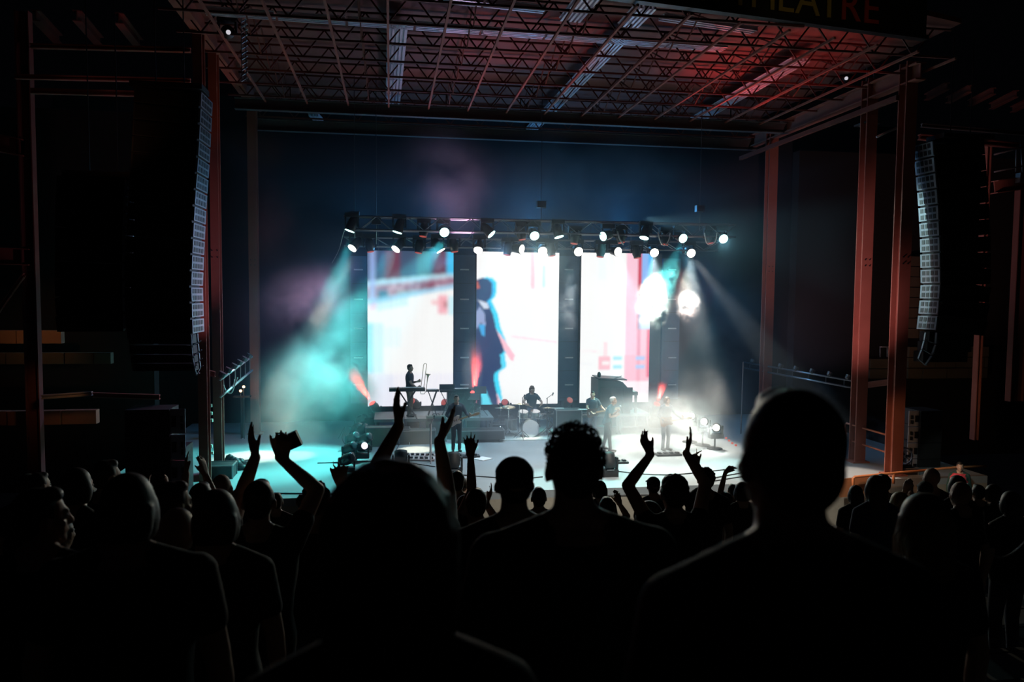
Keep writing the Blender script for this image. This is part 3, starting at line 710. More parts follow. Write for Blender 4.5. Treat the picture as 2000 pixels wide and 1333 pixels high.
for i, (px, py) in enumerate(((470, 764), (476, 756))):
    p = at_y(px, py, 27); t = thing('small_lamp', ['lower', 'upper'][i]+' tiny orange lamp glowing at the left wing', 'lamp', p)
    b = MB(); b.ball(p, .045); b.build('bulb', mat('orange_bulb', (.1,)*3, emit=(1, .45, .2), es=8), t, True); b = MB(); b.tube([p-Vector((0,0,.05)), (p.x, p.y, 0)], .015, 6); b.build('stand', BLACK, t)
light('POINT', 'wing_bulb', at_y(473, 762, 26.8), None, (1, .5, .25), 10, .05)
b = MB(); b.box(at_y(473, 775, 27.2)*1, (.55, .3, .05)); _q = at_y(473, 775, 27.2); b.bar((_q.x, _q.y, 0), _q, .06); tag(b.build('shelf', BLACK), 'dark shelf under the tiny orange lamps', 'shelf')
pp = at_y(1449, 770, 26); b = MB(); b.tube([(pp.x, pp.y, 0), at_y(1452, 708, 26)], .025, 8); tag(b.build('pipe_stand', ALU_D), 'thin upright pole at the left end of the right lighting bar', 'pole')
rail('handrail', 'red pipe handrail beside the right front column', [[A(1652, 862, 21.5), A(1650, 832, 21.5), A(1653, 827, 21.5), A(1742, 853, 20.2), A(1748, 858, 20.2), A(1748, 884, 20.2), A(1745, 889, 20.2), A(1665, 862, 21.3)], [A(1740, 853, 20.2), A(1738, 918, 20.2)]], .03, mat('red_pipe', (.42, .16, .11), .4))
brl = rail('barrier_rail', 'long sloping orange-red rail at the right end of the stage front', [[A(1666, 960, 18.6), A(1666, 935, 18.6), A(1669, 932, 18.6), A(1860, 914, 18.6), A(1925, 911, 18.6)], [A(1745, 925, 18.6), A(1745, 945, 18.6)]], .035, mat('orange_pipe', (.5, .19, .08), .4))
b = MB(); p0 = at_y(1640, 940, 18.75); p1 = at_y(1735, 930, 18.75); b.bar(p0-Vector((0,0,.2)), p1-Vector((0,0,.2)), .05, .5); b.build('board', mat('orange_board', (.35, .14, .06), .6), brl)
b = MB()
b.tube([at_z(1090, 968, 0)+Vector((0, -.3, .05)), at_z(1475, 962, 0)+Vector((0, -.3, .05))], .03, 6); tag(b.build('barrier_bar', BLACK), 'thin black bar along the front edge of the stage', 'rail')
cable('teal line of the stage front lip at the left', [at_z(430, 962, 0)+Vector((0,-.1,.02)), at_z(700, 965, 0)+Vector((0,-.1,.02))], .02, GREY)

# speaker stacks, racks, fan
def stack(label, px, Y, z0, wd, n, hh, side):
    p = at_y(px, 800, Y); t = thing('speaker_stack', label, 'speaker', (p.x, Y, z0))
    for k in range(n):
        z = z0+hh*(k+.5); b = MB(); b.box((p.x, Y, z), (wd, .8, hh*.97)); b.build('cabinet', spk, t)
        b = MB(); b.box((p.x+side*(wd/2+.16), Y-.3, z), (.32, .03, hh*.95)); b.build('side_panel', grl, t)
        b = MB(); b.box((p.x+side*(wd/2+.08), Y-.33, z), (.1, .03, hh*.4)); b.box((p.x+side*(wd/2+.25), Y-.33, z+hh*.1), (.05, .03, hh*.22)); b.box((p.x+side*(wd/2+.25), Y-.33, z-hh*.2), (.05, .03, hh*.22)); b.build('handle', BLACK, t)
    return t
stack('tall black speaker stack with grey slotted side, left of the stage', 297, 18.6, -1.2, .95, 6, .59, 1)
stack('dark speaker stack right of the sloping rail', 1802, 20.6, -1.2, .7, 6, .48, -1)
rk = at_y(352, 880, 18.9); t = thing('amplifier_rack', 'amplifier rack with rows of small red lights beside the left stack', 'rack', (rk.x, rk.y, -1.2))
b = MB(); b.box((rk.x, rk.y, .1), (.42, .6, 2.6)); b.build('cabinet', CASE, t)
for i, py in enumerate((874, 880, 889)):
    b = MB()
    for j in range((4, 8, 8)[i]): b.box(at_y(342+j*2.3, py, 18.58), (.018, .02, .018))
    b.build('red_lights', mat('red_led', (.1,)*3, emit=(1, .02, .03), es=1.6), t)
t = thing('equipment_shelf', 'open rack of lit gear seen between the left columns', 'rack', at_y(368, 880, 20.5))
for i, (px, py, ww) in enumerate(((410, 793, .1), (410, 808, .12), (411, 822, .12), (411, 872, .1), (411, 885, .15))):
    b = MB(); b.box(at_y(px, py, 21.3), (ww, .1, .08)); b.build('gear', mat('lit_gear', (.5, .55, .45), .4), t)
p = at_y(1766, 892, 19.6); t = thing('stage_fan', 'round caged fan standing on a case right of the handrail', 'fan', (p.x, p.y, p.z-.26))
b = MB()
for k in range(3): b.tube([p+Vector((math.cos(a)*(.08+.08*k), -.05, math.sin(a)*(.08+.08*k))) for a in [2*PI*j/20 for j in range(21)]], .006, 5)
for j in range(10): a = 2*PI*j/10; b.tube([p+Vector((0, -.07, 0)), p+Vector((math.cos(a)*.24, -.04, math.sin(a)*.24))], .005, 4)
b.build('cage', GREY, t)
b = MB(); b.tube([p+Vector((math.cos(a)*.25, 0, math.sin(a)*.25)) for a in [2*PI*j/24 for j in range(25)]], .02, 6); b.build('ring', GREY, t)
for j in range(3): b = MB(); a = 2*PI*j/3; b.box(p+Vector((math.cos(a)*.11, 0, math.sin(a)*.11)), (.16, .02, .09), Matrix.Rotation(-a, 3, 'Y') @ Matrix.Rotation(.4, 3, 'X')); b.build('blade', DGREY, t)
b = MB()
for e in (-1, 1): b.bar(p+Vector((e*.27, 0, .02)), p+Vector((e*.22, 0, -.28)), .025)
b.bar(p+Vector((-.24, 0, -.27)), p+Vector((.24, 0, -.27)), .04); b.build('stand', BLACK, t)
def case(label, c, size, m=CASE, name='flight_case', casters=False):
    c = Vector(c); t = thing(name, label, 'case', c)
    b = MB(); b.box(c+Vector((0, 0, size[2]/2+(.1 if casters else 0))), size); b.build('body', m, t)
    b = MB(); zz = size[2]+(.1 if casters else 0)
    for sx in (-1, 1):
        for sy in (-1, 1):
            b.bar(c+Vector((sx*size[0]/2, sy*size[1]/2, .1 if casters else 0)), c+Vector((sx*size[0]/2, sy*size[1]/2, zz)), .03)
        b.bar(c+Vector((sx*size[0]/2, -size[1]/2, zz)), c+Vector((sx*size[0]/2, size[1]/2, zz)), .03)
    for sy in (-1, 1): b.bar(c+Vector((-size[0]/2, sy*size[1]/2, zz)), c+Vector((size[0]/2, sy*size[1]/2, zz)), .03)
    b.build('edging', GREY, t)
    if casters:
        for sx in (-1, 1):
            for sy in (-1, 1): b = MB(); b.lathe([(.05, -.02), (.05, .02)], 12, c+Vector((sx*size[0]*.4, sy*size[1]*.4, .05)), Matrix.Rotation(PI/2, 3, 'Y')); b.build('caster', BLACK, t)
    return t
case('black case that carries the caged fan', (p.x, p.y, 0), (.55, .5, max(.1, p.z-.3)))
case('low dark road case at the foot of the left front column', at_z(425, 935, 0)+Vector((0, .2, 0)), (.8, .6, .35))
# ---------------------------------------------------------------- risers and backline
deckm = mat('riser_deck', (.16, .19, .2), .5); green = mat('green_case', (.10, .16, .13), .6); beige = mat('beige_cloth', (.45, .38, .28), .8)
RZ = .75
def riser(label, px0, px1, Y0, Y1, z, skirt=False, n=2):
    x0 = at_y(px0, 820, Y0).x; x1 = at_y(px1, 820, Y0).x; t = thing('riser', label, 'platform', ((x0+x1)/2, (Y0+Y1)/2, 0))
    w_ = (x1-x0)/n
    for i in range(n):
        b = MB(); b.box((x0+(i+.5)*w_, (Y0+Y1)/2, z-.05), (w_-.02, Y1-Y0, .1)); b.build('deck', deckm, t)
        for sx in (.06, .94):
            for y in (Y0+.08, Y1-.08):
                b = MB(); b.box((x0+(i+sx)*w_, y, (z-.1+.12)/2+.0), (.05, .05, z-.1-.12)); b.build('leg', ALU_D, t)
                b = MB(); b.lathe([(.06, -.025), (.06, .025)], 12, (x0+(i+sx)*w_, y, .06), Matrix.Rotation(PI/2, 3, 'Y')); b.build('caster', BLACK, t)
        b = MB(); b.bar((x0+i*w_+.05, Y0+.08, .25), (x0+(i+1)*w_-.05, Y0+.08, .25), .03); b.build('brace', ALU_D, t)
    return x0, x1
r1 = riser('rolling riser under the trombonist and keyboards', 730, 965, 26.0, 27.7, RZ, n=4)
r2 = riser('rolling riser under the upright organ', 1150, 1268, 26.4, 27.7, RZ, n=2)
case('long low black case standing under the left riser', (at_y(762, 840, 25.6).x, 25.65, 0), (1.3, .5, .5))
case('pale-edged case in front of the left riser', (at_y(815, 840, 25.5).x, 25.6, 0), (1.2, .5, .45), mat('dark_green_case', (.05, .07, .07), .6))
case('white-topped case at the left end of the riser', (at_y(742, 820, 25.2).x, 25.3, 0), (.9, .4, .62), green)
ap = at_z(852, 862, 0); t = thing('guitar_amp', 'green-grey guitar amplifier between the raised hands', 'amplifier', (ap.x, ap.y, 0))
b = MB(); b.box((ap.x, ap.y+.2, .45), (.66, .34, .78)); b.build('cabinet', green, t); b = MB(); b.box((ap.x, ap.y+.02, .36), (.58, .02, .5)); b.build('grille_cloth', mat('amp_cloth', (.10, .13, .12), .9), t); b = MB(); b.box((ap.x, ap.y+.02, .72), (.6, .02, .1)); b.build('control_panel', BLACK, t)
b = MB(); b.tube([(ap.x-.12, ap.y+.2, .85), (ap.x-.1, ap.y+.2, .9), (ap.x+.1, ap.y+.2, .9), (ap.x+.12, ap.y+.2, .85)], .015, 6); b.build('handle', BLACK, t)
lowp = at_z(830, 866, 0); case('long low pale-edged case lying on the floor near the amplifier', (at_z(822, 862, 0).x, at_z(822, 862, 0).y, 0), (1.7, .35, .22), mat('grey_case', (.16, .18, .18), .6))
def xstand_keys(label, px0, px1, py, Y, zf, deep=.32, th=.11, keys=True, m=BLACK):
    p0 = at_y(px0, py, Y); p1 = at_y(px1, py, Y); c = (p0+p1)/2; wd = (p1-p0).length; z = c.z
    t = thing('keyboard', label, 'keyboard', (c.x, Y, zf))
    b = MB(); b.box((c.x, Y, z), (wd, deep, th)); b.build('body', m, t)
    if keys:
        b = MB()
        nk = int(wd/.03)
        for i in range(nk): b.box((p0.x+.06+(wd-.12)*(i+.5)/nk, Y+.06, z+th/2+.005), ((wd-.12)/nk*.85, .14, .014))
        b.build('keys', WHITE, t)
    b = MB()
    for i in range(5): b.lathe([(.012, 0), (.01, .02)], 8, (p0.x+.2+i*.08, Y-.08, z+th/2))
    b.build('knobs', GREY, t)
    hw = min(.32, wd*.38); hz = z-th/2
    for s in (-1, 1):
        for e in (-1, 1):
            b = MB(); b.bar((c.x-s*hw, Y+e*.13, zf+.02), (c.x+s*hw*.85, Y+e*.13, hz), .03); b.build('stand_leg', BLACK, t)
        b = MB(); b.bar((c.x-s*hw, Y-.2, zf+.02), (c.x-s*hw, Y+.2, zf+.02), .035); b.build('stand_foot', BLACK, t)
    return c
xstand_keys('long black keyboard on a crossed stand in front of the trombonist', 760, 830, 761, 26.15, RZ)
xstand_keys('small keyboard on a crossed stand right of the trombonist', 832, 857, 763, 26.2, RZ, .3, .06)
xstand_keys('keyboard on crossed stand beside the red beam lamp', 885, 919, 762, 26.2, RZ, .35, .08)
dk = at_y(873, 756, 26.3); t = thing('laptop_case', 'flat grey open case standing right of the small keyboard', 'case', (dk.x, 26.3, RZ))
b = MB(); b.box((dk.x, 26.3, dk.z), (.52, .05, .18)); b.build('lid', DGREY, t); b = MB(); b.box((dk.x, 26.15, dk.z-.12), (.52, .34, .06)); b.build('tray', BLACK, t)
for s in (-1, 1): b = MB(); b.bar((dk.x-s*.22, 26.15, RZ), (dk.x+s*.22, 26.15, dk.z-.15), .025); b.build('stand_leg', BLACK, t)
sp = at_y(897, 781, 26.4); t = thing('bass_cabinet', 'dark square cabinet standing on the riser behind the guitarist', 'amplifier', (sp.x, 26.7, RZ))
b = MB(); b.box((sp.x, 26.75, RZ+.42), (.8, .4, .84)); b.build('cabinet', CASE, t); b = MB(); b.box((sp.x, 26.53, RZ+.42), (.7, .02, .72)); b.build('grille_cloth', BLACK, t)
def tripod_rack(label, px, py, Y, zf):
    p = at_y(px, py, Y); t = thing('music_stand', label, 'stand', (p.x, Y, zf))
    b = MB(); b.tube([(p.x, Y, zf+.3), (p.x, Y, p.z)], .015, 6); b.build('pole', BLACK, t)
    for k in range(3): a = 2*PI*k/3+.4; b = MB(); b.tube([(p.x, Y, zf+.35), (p.x+.3*math.cos(a), Y+.3*math.sin(a), zf+.01)], .012, 6); b.build('leg', BLACK, t)
    b = MB(); b.box((p.x, Y-.03, p.z), (.42, .03, .26), Matrix.Rotation(-.5, 3, 'X')); b.build('desk', BLACK, t)
tripod_rack('black music stand against the figure on the middle screen', 938, 762, 26.3, RZ)
tripod_rack('dark gear stand right of the riser keyboards', 925, 775, 26.6, RZ)
# upright organ
op = at_y(1203, 742, 26.9); x0 = at_y(1163, 760, 26.7).x; x1 = at_y(1226, 760, 26.7).x; x2 = at_y(1237, 760, 26.7).x
t = thing('upright_piano', 'big dark upright organ on the riser before the right screen', 'piano', ((x0+x1)/2, 26.8, RZ))
def side_poly(): return [(0, 0), (x1-x0, 0), (x1-x0, .78), (x1-x0-.12, .95), (x1-x0-.3, 1.14), (0, 1.24)]
m4 = Matrix.Rotation(PI/2, 4, 'X'); m4.translation = Vector((x0, 27.35, RZ))
b = MB(); b.prism(side_poly(), 1.0, m4); b.build('body', mat('organ_body', (.05, .06, .065), .5), t)
b = MB(); b.box(((x0+x1)/2-.05, 26.85, RZ+1.25), (x1-x0-.2, 1.06, .04), Matrix.Rotation(.06, 3, 'Y')); b.build('lid', mat('organ_lid', (.04, .045, .05), .4), t)
b = MB(); b.box((x2-.12, 26.85, RZ+.72), (.36, 1.0, .12)); b.build('keybed', MATS['organ_body'], t)
for y in (26.42, 27.28): b = MB(); b.box((x2-.0, y, RZ+.33), (.08, .08, .66)); b.build('leg', MATS['organ_body'], t)
b = MB(); 
for i in range(24): b.box((x2-.08, 26.45+i*.034, RZ+.79), (.16, .028, .015))
b.build('keys', WHITE, t)
for i in range(3): b = MB(); b.box((x0+.25+i*.42, 26.33, RZ+.55), (.36, .02, .8)); b.build('panel', MATS['organ_lid'], t)
mp = at_y(1169, 733, 26.8); t = thing('microphone', 'furry windshield microphone on top of the organ', 'microphone', (mp.x, 26.8, RZ+1.27))
b = MB(); b.tube([(mp.x, 26.8, RZ+1.27), (mp.x, 26.8, mp.z)], .012, 6); b.build('stem', BLACK, t); b = MB(); b.ball((mp.x+.02, 26.8, mp.z), (.07, .07, .12)); b.ball((mp.x-.02, 26.8, mp.z-.12), (.08, .07, .07)); b.build('windshield', CASE, t, True)
b = MB(); b.tube([at_y(1195, 741, 26.5), at_y(1214, 735, 26.5)], .015, 6); tag(b.build('boom_arm', DGREY), 'thin microphone boom lying over the organ lid', 'microphone stand')
def mic_stand(label, px, pyb, pyt, Y=None, m=BLACK, boom=None, base='disc', r=.014):
    p = at_z(px, pyb, 0) if Y is None else at_y(px, pyb, Y); Y = p.y; zt = at_y(px, pyt, Y).z
    t = thing('microphone_stand', label, 'microphone stand', (p.x, Y, p.z))
    b = MB(); b.tube([(p.x, Y, p.z+.02), (p.x, Y, zt)], r, 8); b.build('pole', m, t)
    if base == 'disc': b = MB(); b.lathe([(.15, 0), (.14, .025), (.02, .04)], 20, (p.x, Y, p.z)); b.build('base', BLACK, t)
    else:
        for k in range(3): a = 2*PI*k/3+.5; b = MB(); b.tube([(p.x, Y, p.z+.3), (p.x+.33*math.cos(a), Y+.33*math.sin(a), p.z+.01)], .012, 6); b.build('leg', m, t)
    e = Vector((p.x, Y, zt))
    if boom: e2 = at_y(*boom, Y-.1); b = MB(); b.tube([e+(e-e2)*.15, e2], .01, 6); b.build('boom', m, t); e = e2
    b = MB(); b.lathe([(.012, -.09), (.018, 0), (.026, .02), (.026, .05), (.01, .07)], 10, e, Matrix.Rotation(.7, 3, 'X')); b.build('microphone', DGREY, t)
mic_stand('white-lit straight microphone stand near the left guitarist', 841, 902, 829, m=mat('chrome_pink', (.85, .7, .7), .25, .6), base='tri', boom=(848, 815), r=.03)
mic_stand('microphone stand held by the grey-haired singer', 1193, 884, 812, base='disc', m=GREY)
mic_stand('chrome microphone stand in front of the right guitarist', 1305, 878, 800, m=CHROME, base='disc', r=.022)
mic_stand('boom microphone over the left drum cymbals', 1020, 858, 777, Y=None, boom=(1024, 774), base='tri')
mic_stand('boom microphone reaching over the right of the drums', 1068, 852, 778, boom=(1080, 770), base='tri')
mic_stand('short tripod stand on the floor before the pale-edged case', 800, 866, 850, m=ALU, base='tri')
# drums
shell = mat('drum_shell', (.16, .20, .2), .2, .2); skin_d = mat('drum_head', (.45, .5, .48), .5); brass = mat('cymbal', (.7, .62, .42), .25, .9)
dc = at_z(1037, 856, 0)
t = thing('drum_kit', 'sparkling drum kit on a pale mat in the middle of the stage', 'drums', (dc.x, dc.y+.6, 0)); D = Vector((dc.x, dc.y+.6, 0))
b = MB(); b.box(D+Vector((-.1, 0, .012)), (2.6, 2.1, .024)); tagm = b.build('drum_mat', mat('drum_mat', (.34, .40, .40), .9, bump=.5, scale=14), t)
def drum(c, r, h, rot=None, nm='tom'):
    b = MB(); b.lathe([(r, -h/2), (r, h/2)], 24, c, rot); o = b.build(nm, shell, t, True)
    b = MB(); b.lathe([(r*.98, h/2), (r*.98, h/2+.008), (r*.98, -h/2), (r*.98, -h/2-.008)], 24, c, rot); b.build('drum_head', skin_d, o)
    b = MB()
    for e in (-1, 1): b.lathe([(r+.012, e*h/2-.015), (r+.018, e*h/2), (r+.012, e*h/2+.015)], 24, c, rot)
    for k in range(8):
        a = 2*PI*k/8; q = rot or Matrix.Identity(3); v = Vector((math.cos(a)*(r+.02), math.sin(a)*(r+.02), 0)); z = Vector((0, 0, h/2)); b.tube([c+q @ (v-z), c+q @ (v+z)], .006, 5)
    b.build('hoops', CHROME, o)
drum(D+Vector((0, -.35, .32)), .29, .4, Matrix.Rotation(PI/2, 3, 'X'), 'bass_drum')
drum(D+Vector((-.22, -.25, .78)), .16, .2, Matrix.Rotation(.25, 3, 'X')); drum(D+Vector((.2, -.25, .78)), .16, .2, Matrix.Rotation(.25, 3, 'X'))
drum(D+Vector((-.6, .1, .38)), .2, .38, None, 'floor_tom'); drum(D+Vector((.5, .25, .62)), .18, .15, None, 'snare_drum')
for (x, y, z, r_) in ((-.75, -.3, 1.05, .24), (.65, -.25, 1.0, .23), (-.4, -.5, 1.18, .2), (.85, .2, .85, .18), (.82, .2, .82, .18), (-.95, .25, .95, .22)):
    c = D+Vector((x, y, z)); b = MB(); b.lathe([(r_, -.01), (r_*.5, .0), (.05, .015), (.03, .03), (.004, .035)], 24, c, Matrix.Rotation(random.uniform(-.25, .25), 3, 'X')); b.build('cymbal', brass, t, True)
    b = MB(); b.tube([(c.x, c.y, .03), c], .012, 6)
    for k in range(3): a = 2*PI*k/3; b.tube([(c.x, c.y, .3), (c.x+.25*math.cos(a), c.y+.25*math.sin(a), .03)], .009, 5)
    b.build('cymbal_stand', CHROME, t)
b = MB(); b.lathe([(.15, .5), (.16, .56), (.02, .56)], 16, D+Vector((.0, .6, 0))); b.tube([D+Vector((0, .6, .05)), D+Vector((0, .6, .5))], .02, 6); b.build('stool', BLACK, t)
# percussion / keys right of drums
def table_keys(label, px, py, Y, wd):
    p = at_y(px, py, Y); t = thing('keyboard', label, 'keyboard', (p.x, Y, 0))
    for k in range(2):
        b = MB(); b.box((p.x, Y+.12*k, p.z-.22*k), (wd, .3, .08)); b.build('body', DGREY, t); b = MB(); b.box((p.x, Y-.06+.12*k, p.z-.22*k+.045), (wd*.9, .14, .012)); b.build('keys', WHITE, t)
    for s in (-1, 1): b = MB(); b.bar((p.x-s*.35, Y+.1, .02), (p.x+s*.3, Y+.1, p.z-.3), .035); b.build('stand_leg', BLACK, t)
table_keys('two-tier keyboard rack right of the drum kit', 1082, 800, 26.6, .75)
table_keys('small keyboard rack behind the bassist', 1143, 802, 26.2, .6)
case('dark cabinet standing right of the keyboard rack', (at_z(1108, 852, 0).x, at_z(1108, 852, 0).y, 0), (.9, .5, .95), mat('teal_grey_cabinet', (.03, .04, .045), .7))
case('low wide case left of the drum kit', (at_z(975, 846, 0).x, at_z(975, 846, 0).y, 0), (.7, .5, .35))
pr = at_z(945, 862, 0); 
case('rolling cart right of the guitarist', (at_z(937, 862, 0).x, at_z(937, 862, 0).y, 0), (1.6, .6, .3), casters=True)
case('white box on the floor behind the curly head', (at_z(1086, 866, 0).x, at_z(1086, 866, 0).y, 0), (.35, .3, .22), WHITE, 'box')
# pedalboard
pb = at_z(818, 897, 0); t = thing('pedalboard', 'angled pink-grey pedalboard on the stage floor', 'pedalboard', (pb.x, pb.y, 0), -.25)
for k in range(2):
    b = MB(); b.box((pb.x+.05*k, pb.y-.2+.33*k, .05+.03*k), (.95, .22, .05), Matrix.Rotation(-.2, 3, 'Z') @ Matrix.Rotation(.2, 3, 'X')); o = b.build('board', mat('pink_grey', (.62, .5, .5), .5), t)  # boards have a pink-grey base colour
    for j in range(6): b = MB(); b.box((pb.x+.05*k-.38+j*.15, pb.y-.2+.33*k+.075-j*.03, .09+.03*k), (.09, .12, .05)); b.build('pedal', DGREY, t)
def floor_bits(label, pts, size, m): 
    p = at_z(*pts, 0); t = thing('pedalboard', label, 'pedalboard', (p.x, p.y, 0)); b = MB(); b.box((p.x, p.y, .03), (*size, .06)); b.build('board', m, t)
    for j in range(4): b = MB(); b.box((p.x-size[0]*.36+j*size[0]*.24, p.y, .08), (.1, .14, .05)); b.build('pedal', BLACK, t)
floor_bits('dark pedalboard at the left guitarist\'s feet', (905, 894), (1.0, .3), CASE)
floor_bits('row of low boxes before the singer', (1200, 905), (.8, .3), CASE)
floor_bits('pedalboard at the right guitarist\'s feet', (1305, 890), (.8, .3), CASE)
b = MB(); p = at_z(943, 897, 0); b.box((p.x, p.y, .012), (.42, .42, .012), Matrix.Rotation(.7, 3, 'Z')); tag(b.build('paper_sheet', WHITE), 'white set-list sheet lying on the stage floor', 'paper')
# floor moving lamps
for i, (px, py, aim, le, lb) in enumerate((
    (727, 788, (-.45, -.3, .75), lens_r, 'red floor lamp throwing a beam left of the left screen'),
    (924, 768, (.05, -.45, .8), lens_r, 'red lamp on the riser lighting the gap between left and middle screens'),
    (867, 786, (-.5, -.5, .3), lens_rd, 'dim red moving lamp behind the keyboard stands'),
    (805, 784, (-.4, -.6, .4), lens_rd, 'dim red moving lamp between the keyboard stands'),
    (986, 786, (-.2, -.8, .5), lens_rd, 'moving lamp under the middle screen left of the drums'),
    (1113, 782, (.2, -.7, .5), lens_rd, 'moving lamp between the middle and right screens'),
    (1283, 790, (.05, -.45, .8), lens_r, 'bright red lamp glowing right of the organ'))):
    p = at_y(px, py, 27.75 if i not in (1,) else 27.2)
    mover(lb, p, aim, le, r=.13, group='red lamps along the back of the stage', floor=True)
    b = MB(); zb = p.z-.22*Vector(aim).normalized().z-.35
    if zb > .15: b.box((p.x, p.y, zb/2-.02), (.5, .4, zb-.04)); t = tag(b.build('lamp_case', CASE), 'black case holding up the '+' '.join(lb.split()[:8]), 'case')
    if le is lens_r: light('SPOT', 'red_beam', p+Vector(aim).normalized()*.1, p+Vector(aim)*5, RED, (2600, 2600, 2600)[(0, 1, 6).index(i)], .06, 24, .5)
tw = [(712, 826, 0), (704, 846, 1), (697, 866, 2), (692, 888, 3), (688, 912, 4), (716, 848, 5), (722, 868, 6), (712, 888, 7)]
for px, py, i in tw:
    lit = i == 7
    p = at_z(px, py+16, 0); p.z = .5
    nm = ('farthest', 'fourth from the front', 'third from the front', 'second from the front', 'nearest')[i] if i < 5 else ('back', 'middle', 'front')[i-5]
    mover(nm+' floor lamp in the '+('longer left' if i < 5 else 'short right')+' row beside the teal smoke', p, (.55, -.5, .35) if not lit else (.35, -.75, .2), mat('pale_lens', (.1,)*3, emit=(.9, .8, 1), es=2) if lit else lens_off, r=.14 if not lit else .11, group='floor lamps standing left of the band', floor=True)
cable('messy cable behind the floor lamps', [at_z(660, 858, 0), at_z(675, 850, 0)+Vector((0,0,.3)), at_z(668, 868, 0)+Vector((0,0,.2)), at_z(680, 880, 0), at_z(660, 884, 0)], .012)
def mvf(label, px, py, sc=1.0):
    p = at_z(px, py, 0); d = Vector((0, .5, .8)); c = Vector((p.x, p.y, .42)); t = thing('moving_head_lamp', label, 'lamp', (p.x, p.y, 0), group='unlit floor lamps along the stage front')
    b = MB(); b.box((p.x, p.y, .1), (.46, .34, .2)); b.build('base', CASE, t)
    for e in (-1, 1): b = MB(); b.box((p.x+e*.22, p.y, .34), (.05, .16, .36)); b.build('yoke_arm', CASE, t)
    b = MB(); b.lathe([(.03, -.24), (.12, -.22), (.17, -.1), (.18, .1), (.18, .2)], 20, c, d.to_track_quat('Z', 'Y').to_matrix()); b.ball(c, (.185, .16, .2)); b.build('head', CASE, t, True)
    b = MB(); b.box((p.x, p.y-.18, .2), (.2, .01, .025)); b.build('name_strip', GREY, t)
mvf('black floor lamp with domed head just right of the curly head', 1189, 930); mvf('black floor lamp left of the raised forearm near the stage front', 886, 930); mvf('small dark floor lamp near the two big raised arms', 783, 925)
# boom of three white lamps at right
for i, (px, py) in enumerate(((1350, 813), (1375, 824), (1399, 836))):
    mover(['left', 'middle', 'right'][i]+' of three small white lamps on the side at the right', at_y(px, py, 24.5-i*.6), (-.35, -.85, .12), lens_w, r=.115, group='three white side lamps', floor=True)
    p = at_y(px, py, 24.5-i*.6); b = MB(); b.tube([(p.x+.05, p.y+.2, 0), (p.x+.05, p.y+.2, p.z-.35)], .03, 8); b.lathe([(.25, 0), (.25, .03)], 16, (p.x+.05, p.y+.2, 0)); tag(b.build('lamp_stand', BLACK), 'black stand under the '+['left', 'middle', 'right'][i]+' small white lamp', 'stand')
for i, (px, py) in enumerate(((1418, 856), (1424, 861), (1430, 866), (1437, 870))):
    b = MB(); p = at_z(px, py, .03); b.box((p.x, p.y, .03), (.06, .06, .06)); o = tag(b.build('indicator_lamp', mats_r := mat('small_red', (.1,)*3, emit=(1, .15, .1), es=.5)), ('first', 'second', 'third', 'fourth')[i]+' tiny red indicator from the left on the stage right floor', 'lamp', 'tiny red indicators at stage right')
for i, pts in enumerate(([(620, 905), (760, 902), (850, 912)], [(900, 928), (1000, 935), (1060, 932)], [(1180, 918), (1300, 928), (1440, 915)], [(780, 868), (775, 885), (800, 898)], [(1390, 935), (1450, 924), (1500, 918)], [(1395, 940), (1460, 930), (1510, 925)])):
    cable(['cable crossing the floor left of the pedalboard', 'cable lying before the drum kit', 'long cable along the stage front at right', 'thin cable dropping to the pink-grey pedalboard', 'upper cable running off behind the big right head', 'lower cable running off behind the big right head'][i], [at_z(*p, .015) for p in pts], .014)
t = thing('cable_pile', 'dark heap of cables and cloth beside the left column', 'cables', at_z(462, 912, 0))
for k in range(16):
    p = at_z(446+k*2.9, 912+random.uniform(-4, 6), 0); b = MB(); b.ball(p+Vector((0, 0, .08)), (.16, .14, random.uniform(.08, .24)*(1.25-k/16)), 8); b.build('bundle', BLACK, t, True)
for lb, px, py, Y, d in (('left', 446, 63, 19.5, (.3, -1, -.35)), ('right', 1653, 153, 22.5, (-.6, -1, -.4))):
    mover('small lit roof lamp high at the '+lb+' edge of the roof', at_y(px, py, Y), d, mat('roof_lamp_lens', (.1,)*3, emit=(.8, .78, .85), es=.7), (11.9, Y), r=.06, group='roof lamps')
t = thing('cable_ladder', 'thin cable ladder hanging at the left of the roof catching blue light', 'ladder', at_y(477, 158, 19.5))
for e in (-.05, .05): b = MB(); b.tube([at_y(477, 158, 19.5)+Vector((e, 0, 0)), at_y(475, 30, 19.5)+Vector((e, 0, 0))], .012, 6); b.build('side_rail', GREY, t)
for i in range(12): b = MB(); p = at_y(477, 155-i*10.5, 19.5); b.bar(p+Vector((-.07, 0, -.05)), p+Vector((.07, 0, .05)), .03); b.build('rung', ALU, t)
cable('thin pale strap looping near the bottom right corner', [at_d(1922, 1000, 2.6), at_d(1926, 1050, 2.6), at_d(1945, 1087, 2.6), at_d(1975, 1083, 2.6), at_d(2005, 1055, 2.6)], .0022, GC, 'strap')
Bt('pale steel walkway edge low at the left behind the crowd', at_y(82, 776, 21), at_y(180, 769, 21), .12, .08, GREY, 'walkway_edge'); Bt('brown walkway edge left of the speaker stack', at_y(182, 772, 21.3), at_y(312, 776, 21.3), .12, .1, STEEL, 'walkway_edge')
